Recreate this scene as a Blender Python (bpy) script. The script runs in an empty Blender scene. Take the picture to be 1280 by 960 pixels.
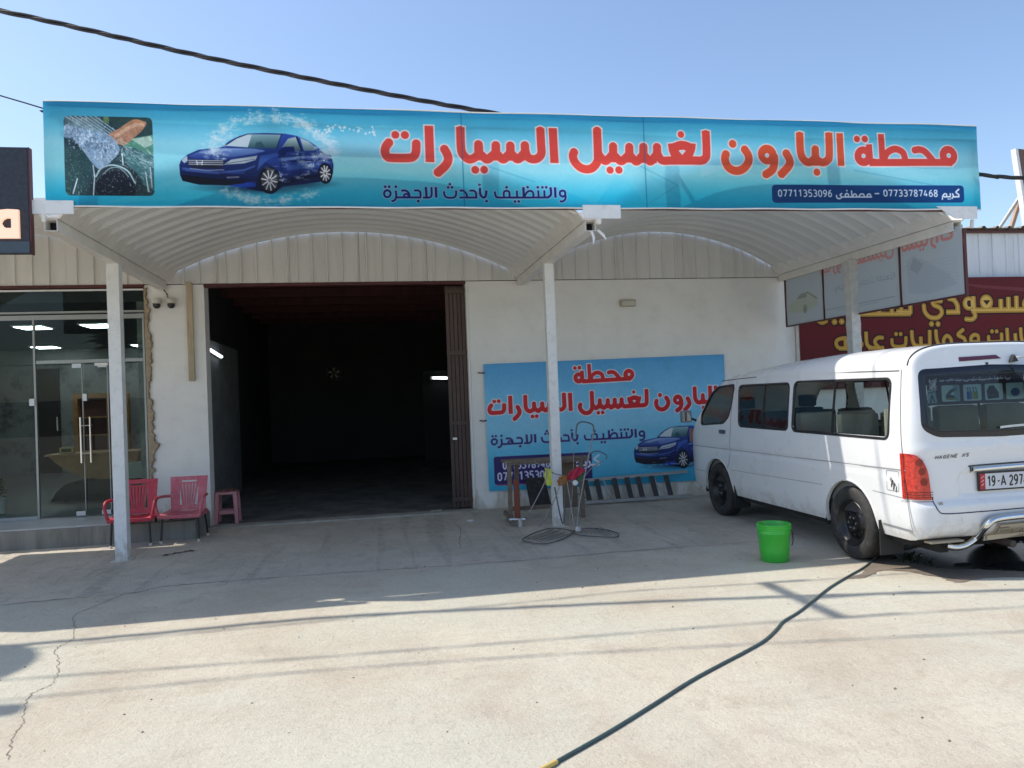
import bpy, bmesh, math, random
import numpy as np
from mathutils import Vector, Matrix
R = math.radians
random.seed(7); rng = np.random.default_rng(7)
SC = bpy.context.scene
COL = SC.collection
# ------------------------------------------------------------------ camera
PITCH, YAW, ROLL = 0.0142, 0.181, -0.0391
cam_d = bpy.data.cameras.new('camera'); cam = bpy.data.objects.new('camera', cam_d); COL.objects.link(cam)
fw = Vector((math.sin(YAW)*math.cos(PITCH), math.cos(YAW)*math.cos(PITCH), math.sin(PITCH)))
rt = Vector((math.cos(YAW), -math.sin(YAW), 0)); up = rt.cross(fw)
r2 = math.cos(ROLL)*rt + math.sin(ROLL)*up; u2 = -math.sin(ROLL)*rt + math.cos(ROLL)*up
cam.matrix_world = Matrix(((r2.x, u2.x, -fw.x, 0.0), (r2.y, u2.y, -fw.y, -10.8023), (r2.z, u2.z, -fw.z, 1.6), (0, 0, 0, 1)))
cam_d.sensor_width = 36; cam_d.lens = 27.0; cam_d.clip_end = 2000; cam_d.clip_start = 0.05
SC.camera = cam
# ------------------------------------------------------------------ light
SUN = Vector((-0.70, 0.235, 1.0)).normalized()
EL = math.asin(SUN.z)
W = bpy.data.worlds.new('World'); SC.world = W; W.use_nodes = True
nt = W.node_tree; nt.nodes.clear()
sky = nt.nodes.new('ShaderNodeTexSky'); sky.sky_type = 'NISHITA'; sky.sun_disc = False
sky.sun_elevation = EL; sky.sun_rotation = math.atan2(SUN.x, SUN.y)
sky.altitude = 200; sky.air_density = 1.0; sky.dust_density = 1.3; sky.ozone_density = 2.0
bg = nt.nodes.new('ShaderNodeBackground'); bg.inputs[1].default_value = 0.142
wo = nt.nodes.new('ShaderNodeOutputWorld')
nt.links.new(sky.outputs[0], bg.inputs[0]); nt.links.new(bg.outputs[0], wo.inputs[0])
sd = bpy.data.lights.new('sun', 'SUN'); sd.energy = 3.1; sd.angle = R(0.55); sd.color = (1.0, 0.93, 0.83)
so = bpy.data.objects.new('sun', sd); COL.objects.link(so); so.rotation_euler = (-SUN).to_track_quat('-Z', 'Y').to_euler()
so.location = (0, 0, 30)
SC.view_settings.view_transform = 'Standard'; SC.view_settings.look = 'None'
SC.view_settings.exposure = 0.64; SC.view_settings.gamma = 1.0; SC.view_settings.use_curve_mapping = False
try:
    SC.cycles.max_bounces = 10; SC.cycles.transparent_max_bounces = 24
    SC.cycles.diffuse_bounces = 6; SC.cycles.caustics_reflective = False; SC.cycles.caustics_refractive = False
except Exception: pass
# ------------------------------------------------------------------ materials
def s2l(c):
    return tuple((x/12.92 if x <= 0.04045 else ((x+0.055)/1.055)**2.4) for x in [v/255. for v in c])
def mat(name, col, rough=0.6, metal=0.0, var=0.12, vs=3.0, bump=0.0, bs=60.0, dirt=None, dirt_amt=0.0, spec=0.5, coat=0.0, streak=False, emit=0.0):
    m = bpy.data.materials.new(name); m.use_nodes = True
    t = m.node_tree; N = t.nodes; L = t.links; b = N['Principled BSDF']
    b.inputs['Roughness'].default_value = rough; b.inputs['Metallic'].default_value = metal
    b.inputs['Specular IOR Level'].default_value = spec
    if coat: b.inputs['Coat Weight'].default_value = coat; b.inputs['Coat Roughness'].default_value = 0.06
    g = N.new('ShaderNodeNewGeometry')
    n1 = N.new('ShaderNodeTexNoise'); n1.inputs['Scale'].default_value = vs; n1.inputs['Detail'].default_value = 6; n1.inputs['Roughness'].default_value = .6
    if streak:
        mp = N.new('ShaderNodeMapping'); mp.inputs['Scale'].default_value = (1.0, 1.0, 0.12)
        L.new(g.outputs['Position'], mp.inputs[0]); L.new(mp.outputs[0], n1.inputs['Vector'])
    else: L.new(g.outputs['Position'], n1.inputs['Vector'])
    mr = N.new('ShaderNodeMapRange'); mr.inputs[1].default_value = .3; mr.inputs[2].default_value = .7
    mr.inputs[3].default_value = 1-var; mr.inputs[4].default_value = 1+var
    L.new(n1.outputs[0], mr.inputs[0])
    mx = N.new('ShaderNodeMix'); mx.data_type = 'RGBA'; mx.blend_type = 'MULTIPLY'; mx.inputs[0].default_value = 1.0
    mx.inputs[6].default_value = (*col, 1); L.new(mr.outputs[0], mx.inputs[7])
    out = mx.outputs[2]
    if dirt is not None:
        n2 = N.new('ShaderNodeTexNoise'); n2.inputs['Scale'].default_value = vs*2.7; n2.inputs['Detail'].default_value = 9; n2.inputs['Roughness'].default_value = .7
        if streak: L.new(mp.outputs[0], n2.inputs['Vector'])
        else: L.new(g.outputs['Position'], n2.inputs['Vector'])
        m2 = N.new('ShaderNodeMapRange'); m2.inputs[1].default_value = .5; m2.inputs[2].default_value = .72; m2.inputs[3].default_value = 0; m2.inputs[4].default_value = dirt_amt
        L.new(n2.outputs[0], m2.inputs[0])
        x2 = N.new('ShaderNodeMix'); x2.data_type = 'RGBA'; L.new(m2.outputs[0], x2.inputs[0]); L.new(out, x2.inputs[6]); x2.inputs[7].default_value = (*dirt, 1)
        out = x2.outputs[2]
    L.new(out, b.inputs['Base Color'])
    r3 = N.new('ShaderNodeMapRange'); r3.inputs[3].default_value = max(0.02, rough-.07); r3.inputs[4].default_value = min(1, rough+.07)
    L.new(n1.outputs[0], r3.inputs[0]); L.new(r3.outputs[0], b.inputs['Roughness'])
    if bump:
        n3 = N.new('ShaderNodeTexNoise'); n3.inputs['Scale'].default_value = bs; n3.inputs['Detail'].default_value = 5
        L.new(g.outputs['Position'], n3.inputs['Vector'])
        bp_ = N.new('ShaderNodeBump'); bp_.inputs['Strength'].default_value = bump; bp_.inputs['Distance'].default_value = 0.01
        L.new(n3.outputs[0], bp_.inputs['Height']); L.new(bp_.outputs[0], b.inputs['Normal'])
    if emit:
        b.inputs['Emission Color'].default_value = (*col, 1); b.inputs['Emission Strength'].default_value = emit
    return m
def glass_mat(name, tint, refl=1.0, rough=0.0, base=0.08):
    m = bpy.data.materials.new(name); m.use_nodes = True
    t = m.node_tree; N = t.nodes; L = t.links; N.clear()
    o = N.new('ShaderNodeOutputMaterial'); tr = N.new('ShaderNodeBsdfTransparent'); tr.inputs[0].default_value = (*tint, 1)
    gl = N.new('ShaderNodeBsdfGlossy'); gl.inputs['Roughness'].default_value = rough; gl.inputs[0].default_value = (.95*refl, .95*refl, .95*refl, 1)
    ge = N.new('ShaderNodeNewGeometry'); dt = N.new('ShaderNodeVectorMath'); dt.operation = 'DOT_PRODUCT'; L.new(ge.outputs['Incoming'], dt.inputs[0]); L.new(ge.outputs['Normal'], dt.inputs[1])
    ab = N.new('ShaderNodeMath'); ab.operation = 'ABSOLUTE'; L.new(dt.outputs['Value'], ab.inputs[0])
    iv = N.new('ShaderNodeMath'); iv.operation = 'SUBTRACT'; iv.inputs[0].default_value = 1.0; L.new(ab.outputs[0], iv.inputs[1])
    pw = N.new('ShaderNodeMath'); pw.operation = 'POWER'; pw.inputs[1].default_value = 5.0; L.new(iv.outputs[0], pw.inputs[0])
    ad = N.new('ShaderNodeMath'); ad.operation = 'MULTIPLY_ADD'; ad.inputs[1].default_value = 0.92; ad.inputs[2].default_value = base; ad.use_clamp = True; fr = pw
    mx = N.new('ShaderNodeMixShader'); L.new(fr.outputs[0], ad.inputs[0]); L.new(ad.outputs[0], mx.inputs[0]); L.new(tr.outputs[0], mx.inputs[1]); L.new(gl.outputs[0], mx.inputs[2]); L.new(mx.outputs[0], o.inputs[0])
    return m
# ------------------------------------------------------------------ mesh helpers
class MB:
    def __init__(s): s.v = []; s.f = []; s.uv = None
    def add(s, vs, fs):
        n = len(s.v); s.v += [tuple(v) for v in vs]; s.f += [tuple(i+n for i in f) for f in fs]; return s
    def box(s, x0, x1, y0, y1, z0, z1):
        return s.add([(x0,y0,z0),(x1,y0,z0),(x1,y1,z0),(x0,y1,z0),(x0,y0,z1),(x1,y0,z1),(x1,y1,z1),(x0,y1,z1)],
                     [(0,3,2,1),(4,5,6,7),(0,1,5,4),(1,2,6,5),(2,3,7,6),(3,0,4,7)])
    def bbox(s, x0, x1, y0, y1, z0, z1, c=.01):
        bm = bmesh.new(); bmesh.ops.create_cube(bm, size=1)
        for v in bm.verts: v.co = ((x0+x1)/2+v.co.x*(x1-x0), (y0+y1)/2+v.co.y*(y1-y0), (z0+z1)/2+v.co.z*(z1-z0))
        bmesh.ops.bevel(bm, geom=bm.edges[:], offset=c, segments=2, affect='EDGES', profile=.7)
        bm.verts.index_update(); s.add([v.co[:] for v in bm.verts], [[v.index for v in f.verts] for f in bm.faces]); bm.free(); return s
    def beam(s, a, b, w, h=None, roll=0):
        h = h or w; a = Vector(a); b = Vector(b); d = (b-a).normalized()
        q = Vector((0,0,1)) if abs(d.z) < .95 else Vector((0,1,0))
        x = d.cross(q).normalized(); z = x.cross(d)
        vs = [p+x*i*w/2+z*j*h/2 for p in (a, b) for i, j in ((-1,-1),(1,-1),(1,1),(-1,1))]
        return s.add(vs, [(0,1,2,3),(7,6,5,4),(0,4,5,1),(1,5,6,2),(2,6,7,3),(3,7,4,0)])
    def tube(s, pts, r, n=8, closed=False, cap=True):
        P = [Vector(p) for p in pts]; rs = r if isinstance(r, (list, tuple)) else [r]*len(P); rings = []; prev = None
        for i, p in enumerate(P):
            if closed: d = P[(i+1) % len(P)]-P[i-1]
            else: d = P[min(i+1, len(P)-1)]-P[max(i-1, 0)]
            d.normalize()
            if prev is None:
                q = Vector((0,0,1)) if abs(d.z) < .9 else Vector((1,0,0)); x = d.cross(q).normalized()
            else: x = (prev-d*prev.dot(d)).normalized()
            prev = x; y = d.cross(x)
            rings.append([p+(x*math.cos(2*math.pi*k/n)+y*math.sin(2*math.pi*k/n))*rs[i] for k in range(n)])
        fs = []; m = len(P)
        for i in range(m if closed else m-1):
            for k in range(n): fs.append((i*n+k, i*n+(k+1) % n, ((i+1) % m)*n+(k+1) % n, ((i+1) % m)*n+k))
        if cap and not closed: fs += [tuple(range(n-1, -1, -1)), tuple((m-1)*n+k for k in range(n))]
        return s.add([v for rg in rings for v in rg], fs)
    def lathe(s, prof, c, axis='z', n=24, cap=False):
        c = Vector(c); vs = []; fs = []
        for (r, h) in prof:
            for k in range(n):
                a = 2*math.pi*k/n; u, v = r*math.cos(a), r*math.sin(a)
                vs.append(c+(Vector((u, v, h)) if axis == 'z' else Vector((h, u, v)) if axis == 'x' else Vector((u, h, v))))
        for i in range(len(prof)-1):
            for k in range(n): fs.append((i*n+k, i*n+(k+1) % n, (i+1)*n+(k+1) % n, (i+1)*n+k))
        if cap: fs += [tuple(range(n-1, -1, -1)), tuple((len(prof)-1)*n+k for k in range(n))]
        return s.add(vs, fs)
    def grid(s, fn, nu, nv):
        n = nv+1; vs = [fn(i/nu, j/nv) for i in range(nu+1) for j in range(nv+1)]
        return s.add(vs, [(i*n+j, (i+1)*n+j, (i+1)*n+j+1, i*n+j+1) for i in range(nu) for j in range(nv)])
    def prism(s, pts, d):   # polygon (3D planar pts) pushed by vector d
        n = len(pts); d = Vector(d); P = [Vector(p) for p in pts]
        return s.add(P+[p+d for p in P], [tuple(range(n-1, -1, -1)), tuple(range(n, 2*n))]+[(i, (i+1) % n, n+(i+1) % n, n+i) for i in range(n)])
    def build(s, name, m, parent=None, smooth=False, angle=None, kind=None, label=None, local=False):
        me = bpy.data.meshes.new(name); me.from_pydata(s.v, [], s.f); me.validate(); me.update()
        bm = bmesh.new(); bm.from_mesh(me); bmesh.ops.recalc_face_normals(bm, faces=bm.faces[:])
        if smooth or angle:
            ang = R(angle or 40)
            for f in bm.faces: f.smooth = True
            for e in bm.edges:
                if len(e.link_faces) == 2 and e.calc_face_angle(0) > ang: e.smooth = False
        bm.to_mesh(me); bm.free()
        if m: me.materials.append(m)
        return link(bpy.data.objects.new(name, me), parent, kind, label)
def link(o, parent=None, kind=None, label=None):
    COL.objects.link(o)
    if parent is not None:
        o.parent = parent
        if parent.type == 'EMPTY': o.matrix_parent_inverse = Matrix.Translation(-parent.location)
    if kind: o['kind'] = kind
    if label: o['label'] = label
    return o
def thing(name, label, cat, loc=(0,0,0), group=None):
    o = bpy.data.objects.new(name, None); o.location = loc; o.empty_display_size = .2; COL.objects.link(o)
    return tag(o, label, cat, group)
def tag(o, label, cat, group=None):
    o['label'] = label; o['category'] = cat
    if group: o['group'] = group
    return o
def copy_tree(o, parent=None):
    c = o.copy(); COL.objects.link(c); c.parent = parent
    for ch in o.children: copy_tree(ch, c)
    return c
def catmull(P, n=8, closed=False):
    P = [np.array(p, float) for p in P]; m = len(P); out = []
    if m < 3: return P
    for i in range(m if closed else m-1):
        p0 = P[i-1] if (i > 0 or closed) else 2*P[0]-P[1]; p1 = P[i]; p2 = P[(i+1) % m]
        p3 = P[(i+2) % m] if (closed or i+2 < m) else 2*P[-1]-P[-2]
        for k in range(n):
            t = k/n; out.append(.5*((2*p1)+(-p0+p2)*t+(2*p0-5*p1+4*p2-p3)*t*t+(-p0+3*p1-3*p2+p3)*t**3))
    if not closed: out.append(P[-1])
    return out
def roundpoly(P, r, n=5):
    out = []; m = len(P)
    for i in range(m):
        a, b, c = [np.array(P[(i+k) % m], float) for k in (-1, 0, 1)]
        u = (a-b); v = (c-b); lu = np.linalg.norm(u); lv = np.linalg.norm(v); u /= lu; v /= lv
        rr = min(r[i] if isinstance(r, (list, tuple)) else r, lu*.45, lv*.45)
        p, q = b+u*rr, b+v*rr
        for k in range(n+1):
            t = k/n; out.append((1-t)**2*p+2*t*(1-t)*b+t*t*q)
    return out
def inset(P, d):
    P = [np.array(p, float) for p in P]; m = len(P); area = sum(P[i][0]*P[(i+1) % m][1]-P[(i+1) % m][0]*P[i][1] for i in range(m))
    sg = 1 if area > 0 else -1; out = []
    for i in range(m):
        t = P[(i+1) % m]-P[i-1]; t /= max(1e-9, np.linalg.norm(t)); out.append(P[i]+sg*d*np.array((-t[1], t[0])))
    return out
def inpoly(x, y, P):
    c = False; n = len(P); j = n-1
    for i in range(n):
        if (P[i][1] > y) != (P[j][1] > y) and x < (P[j][0]-P[i][0])*(y-P[i][1])/(P[j][1]-P[i][1])+P[i][0]: c = not c
        j = i
    return c
# ------------------------------------------------------------------ print painter (flat print of signs)
class Canvas:
    def __init__(s, x0, x1, z0, z1, ppm):
        s.x0, s.x1, s.z0, s.z1, s.p = x0, x1, z0, z1, ppm
        s.w = int(round((x1-x0)*ppm)); s.h = int(round((z1-z0)*ppm)); s.a = np.zeros((s.h, s.w, 3)); s.a[:] = 1
        s.xs = x0+(np.arange(s.w)+.5)/ppm; s.zs = z0+(np.arange(s.h)+.5)/ppm
    def box(s, xa, xb, za, zb):
        i0 = max(0, int((xa-s.x0)*s.p)); i1 = min(s.w, int((xb-s.x0)*s.p)+2); j0 = max(0, int((za-s.z0)*s.p)); j1 = min(s.h, int((zb-s.z0)*s.p)+2)
        return slice(j0, max(j0, j1)), slice(i0, max(i0, i1))
    def blend(s, sl, al, col):
        al = np.clip(al, 0, 1)[..., None]; c = np.array(col, float)
        if c.max() > 1.01: c = c/255.
        s.a[sl] = s.a[sl]*(1-al)+c*al
    def seg(s, P, hw, m, D, butt=True):
        n = len(P)
        for i in range(n-1):
            a, b = P[i], P[i+1]; sl = s.box(min(a[0], b[0])-hw-m, max(a[0], b[0])+hw+m, min(a[1], b[1])-hw-m, max(a[1], b[1])+hw+m)
            X = s.xs[sl[1]][None, :]; Z = s.zs[sl[0]][:, None]; dx, dz = b[0]-a[0], b[1]-a[1]; L = math.hypot(dx, dz)
            if L < 1e-6: continue
            al = ((X-a[0])*dx+(Z-a[1])*dz)/L; pe = np.abs((X-a[0])*dz-(Z-a[1])*dx)/L
            ex = np.maximum(-al, al-L); d = np.where(ex > 0, np.hypot(ex, pe), pe)-hw
            if butt:
                if i == 0: d = np.where(al < 0, np.maximum(pe-hw, -al), d)
                if i == n-2: d = np.where(al > L, np.maximum(pe-hw, al-L), d)
            D[sl] = np.minimum(D[sl], d)
    def polyd(s, P, m, sl=None):
        xs_, zs_ = [p[0] for p in P], [p[1] for p in P]; sl = sl or s.box(min(xs_)-m, max(xs_)+m, min(zs_)-m, max(zs_)+m)
        X = s.xs[sl[1]][None, :]; Z = s.zs[sl[0]][:, None]; d = np.full((Z.shape[0], X.shape[1]), 1e9); ins = np.zeros(d.shape, bool); n = len(P)
        for i in range(n):
            a, b = P[i-1], P[i]; dx, dz = b[0]-a[0], b[1]-a[1]; L2 = dx*dx+dz*dz+1e-12
            t = np.clip(((X-a[0])*dx+(Z-a[1])*dz)/L2, 0, 1); d = np.minimum(d, np.hypot(X-a[0]-t*dx, Z-a[1]-t*dz))
            if a[1] != b[1]: ins ^= ((a[1] > Z) != (b[1] > Z)) & (X < dx*(Z-a[1])/dz+a[0])
        return sl, np.where(ins, -d, d)
    def text(s, items, col, outline=None, ow=0, ocol=None, A=(1, 0, 1, 0), fat=0, al=1.0):
        D = np.full((s.h, s.w), 1e3); f = lambda p: (A[0]*p[0]+A[1], A[2]*p[1]+A[3]); k = (abs(A[0])+abs(A[2]))/2; m = ow+.02; holes = []
        for t, w, P in items:
            P = [f(p) for p in P]; w = w*k
            if t == 'l': s.seg(P, w/2+fat, m, D)
            elif t == 's': s.seg([tuple(q) for q in catmull(P, 7)], w/2+fat, m, D)
            elif t == 'd': s.seg([P[0], (P[0][0]+.0005, P[0][1])], w+fat, m, D, False)
            elif t == 'p': sl, d = s.polyd(P, m); D[sl] = np.minimum(D[sl], d-fat)
            else: holes.append((t, w, P))
        for t, w, P in holes:
            E = np.full((s.h, s.w), 1e3)
            if t == 'o': s.seg([P[0], (P[0][0]+.0005, P[0][1])], w, m, E, False)
            else: sl, d = s.polyd(P, m); E[sl] = d
            D = np.maximum(D, -E)
        full = (slice(0, s.h), slice(0, s.w))
        if ow: s.blend(full, (.5-(D-ow)*s.p)*al, ocol)
        s.blend(full, (.5-D*s.p)*al, col)
    def line(s, P, w, col, al=1.0, smooth=False, butt=False):
        D = np.full((s.h, s.w), 1e3); s.seg([tuple(q) for q in (catmull(P, 8) if smooth else P)], w/2, .02, D, butt); s.blend((slice(0, s.h), slice(0, s.w)), (.5-D*s.p)*al, col)
    def poly(s, P, col, al=1.0, soft=0):
        sl, d = s.polyd(P, .02+soft); s.blend(sl, (np.clip(.5-d*s.p, 0, 1) if not soft else np.clip(.5-d/soft, 0, 1))*al, col)
    def polyg(s, P, c0, c1, al=1.0, ax=1):      # gradient fill, c0 at the low end, c1 at the high end of the axis
        sl, d = s.polyd(P, .02); q = [p[ax] for p in P]; lo, hi = min(q), max(q)
        t = (s.xs[sl[1]][None, :]+0*d if ax == 0 else s.zs[sl[0]][:, None]+0*d); t = np.clip((t-lo)/(hi-lo), 0, 1)[..., None]
        col = (np.array(c0)/255.)*(1-t)+(np.array(c1)/255.)*t; al_ = (np.clip(.5-d*s.p, 0, 1)*al)[..., None]; s.a[sl] = s.a[sl]*(1-al_)+col*al_
    def grain(s, amt, sizes=(4, 9, 22), seed=1, sl=None):
        rg = np.random.default_rng(seed); n = np.zeros((s.h, s.w))
        for k in sizes:
            g = rg.normal(0, 1, (s.h//k+3, s.w//k+3)); y = np.arange(s.h)/k; x = np.arange(s.w)/k; yi = y.astype(int); xi = x.astype(int); fy = (y-yi)[:, None]; fx = (x-xi)[None, :]
            fy = fy*fy*(3-2*fy); fx = fx*fx*(3-2*fx)
            n += (g[yi][:, xi]*(1-fy)*(1-fx)+g[yi+1][:, xi]*fy*(1-fx)+g[yi][:, xi+1]*(1-fy)*fx+g[yi+1][:, xi+1]*fy*fx)/len(sizes)
        s.a *= np.clip(1+amt*n, .3, 1.8)[..., None]; s.a[:] = np.clip(s.a, 0, 1)
    def ell(s, cx, cz, rx, rz, col, al=1.0, soft=0):
        sl = s.box(cx-rx*1.3, cx+rx*1.3, cz-rz*1.3, cz+rz*1.3); X = s.xs[sl[1]][None, :]; Z = s.zs[sl[0]][:, None]
        q = np.sqrt(((X-cx)/rx)**2+((Z-cz)/rz)**2); d = (q-1)*min(rx, rz)
        s.blend(sl, (np.clip(.5-d*s.p, 0, 1) if not soft else np.clip(1-q, 0, 1)**soft)*al, col)
    def rrect(s, x0, x1, z0, z1, r, col, al=1.0, dz=0):
        s.poly([tuple(q) for q in roundpoly([(x0, z0), (x1, z0+dz), (x1, z1+dz), (x0, z1)], r, 6)], col, al)
    def vgrad(s, stops):
        t = (s.zs-s.z0)/(s.z1-s.z0)
        for c in range(3): s.a[:, :, c] = np.interp(t, [q[0] for q in stops], [q[1][c]/255. for q in stops])[:, None]
    def image(s, name):
        im = bpy.data.images.new(name, s.w, s.h); px = np.ones((s.h, s.w, 4), np.float32); px[..., :3] = np.clip(s.a, 0, 1)
        im.pixels.foreach_set(px.ravel()); im.update(); im.pack(); return im
def parse(txt):
    out = {}
    for ln in txt.strip().split('\n'):
        k, v = ln.split('=')
        out[k] = [(a[0], int(a[1])/1000., [tuple(int(c)/1000. for c in p.split(',')) for p in a[2:]]) for a in (q.split(' ') for q in v.split(';'))]
    return out
DIG = {'0': [[(.5,1),(.12,.8),(.1,.5),(.12,.2),(.5,0),(.88,.2),(.9,.5),(.88,.8),(.5,1)]], '1': [[(.15,.8),(.6,1),(.6,0)]], '2': [[(.1,.8),(.45,1),(.85,.78),(.75,.5),(.1,0),(.95,0)]],
 '3': [[(.1,.95),(.5,1),(.88,.78),(.75,.56),(.4,.53)],[(.4,.53),(.85,.45),(.9,.2),(.5,0),(.08,.06)]], '4': [[(.65,0),(.65,.55)],[(.5,1),(.05,.25),(.95,.25)]], '5': [[(.88,1),(.2,1),(.15,.58),(.6,.6),(.9,.33),(.7,.03),(.1,.03)]],
 '6': [[(.8,1),(.35,.85),(.1,.4),(.2,.08),(.55,0),(.88,.15),(.88,.45),(.5,.6),(.15,.4)]], '7': [[(.05,.97),(.92,.97),(.4,0)]],
 '8': [[(.5,.54),(.15,.72),(.25,.97),(.5,1),(.75,.97),(.85,.72),(.5,.54),(.1,.3),(.2,.05),(.5,0),(.8,.05),(.9,.3),(.5,.54)]], '9': [[(.2,0),(.65,.15),(.9,.6),(.8,.92),(.45,1),(.12,.85),(.12,.55),(.5,.4),(.85,.6)]],
 'A': [[(.05,0),(.5,1),(.95,0)],[(.2,.3),(.8,.3)]], 'H': [[(.1,0),(.1,1)],[(.9,0),(.9,1)],[(.1,.5),(.9,.5)]], 'X': [[(.05,0),(.95,1)],[(.05,1),(.95,0)]], 'N': [[(.1,0),(.1,1),(.9,0),(.9,1)]],
 'E': [[(.9,1),(.1,1),(.1,0),(.9,0)],[(.1,.5),(.8,.5)]], 'S': [[(.9,.95),(.2,.98),(.15,.55),(.85,.45),(.8,.02),(.1,.05)]], 'G': [[(.9,.9),(.4,1),(.1,.6),(.2,.08),(.6,0),(.9,.1),(.9,.45),(.5,.45)]], 'V': [[(.05,1),(.5,0),(.95,1)]], '-': [[(.2,.5),(.8,.5)]], '.': [[(.45,.5),(.55,.5)]],
 'K': [[(.1,0),(.1,1)],[(.9,1),(.1,.45),(.9,0)]], 'I': [[(.5,0),(.5,1)]], 'M': [[(.05,0),(.1,1),(.5,.4),(.9,1),(.95,0)]], 'Y': [[(.05,1),(.5,.5),(.95,1)],[(.5,.5),(.5,0)]]}
def digits(txt, x0, x1, z0, z1, w, shear=0, dz=0, frac=.74):
    out = []; n = len(txt); st = (x1-x0)/n
    for i, ch in enumerate(txt):
        for pl in DIG.get(ch, []):
            X = x0+i*st
            P = [(X+p[0]*st*frac+p[1]*(z1-z0)*shear, z0+p[1]*(z1-z0)+dz*(i/n)) for p in pl]
            out.append(('s' if ch in '035689SG2' else 'l', w, P))
    return out
def print_mat(name, im, rough=.6, trans=0.0, gain=1.0):
    m = bpy.data.materials.new(name); m.use_nodes = True; t = m.node_tree; N = t.nodes; L = t.links; b = N['Principled BSDF']
    ti = N.new('ShaderNodeTexImage'); ti.image = im; ti.interpolation = 'Cubic'; ti.extension = 'EXTEND'
    b.inputs['Roughness'].default_value = rough; src = ti.outputs[0]
    L.new(src, b.inputs['Base Color'])
    g = N.new('ShaderNodeNewGeometry'); n3 = N.new('ShaderNodeTexNoise'); n3.inputs['Scale'].default_value = 1.6; n3.inputs['Detail'].default_value = 3; L.new(g.outputs['Position'], n3.inputs['Vector'])
    bp_ = N.new('ShaderNodeBump'); bp_.inputs['Strength'].default_value = .35; bp_.inputs['Distance'].default_value = .05; L.new(n3.outputs[0], bp_.inputs['Height']); L.new(bp_.outputs[0], b.inputs['Normal'])
    if trans:
        tl = N.new('ShaderNodeBsdfTranslucent'); L.new(src, tl.inputs[0]); ms = N.new('ShaderNodeMixShader'); ms.inputs[0].default_value = trans
        L.new(b.outputs[0], ms.inputs[1]); L.new(tl.outputs[0], ms.inputs[2]); L.new(ms.outputs[0], N['Material Output'].inputs[0])
    return m
def sheet(name, P, m, parent=None, nu=1, nv=1, wob=0.0, **kw):   # P: bl, br, tr, tl ; uv mapped
    P = [Vector(p) for p in P]; nrm = (P[1]-P[0]).cross(P[3]-P[0]).normalized(); mb = MB()
    def fn(u, v):
        p = P[0].lerp(P[1], u).lerp(P[3].lerp(P[2], u), v)
        if wob: p = p+nrm*wob*(math.sin(u*19+v*3)*math.sin(v*5+u*7)+.6*math.sin(u*41+1)*math.sin(3.14*v))
        return p
    mb.grid(fn, nu, nv); me = bpy.data.meshes.new(name); me.from_pydata(mb.v, [], mb.f); me.update()
    uvl = me.uv_layers.new(name='uv'); n = nv+1
    for lp in me.loops:
        i, j = divmod(lp.vertex_index, n); uvl.data[lp.index].uv = (i/nu, j/nv)
    for p in me.polygons: p.use_smooth = True
    me.materials.append(m); return link(bpy.data.objects.new(name, me), parent, kw.get('kind'), kw.get('label'))

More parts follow.
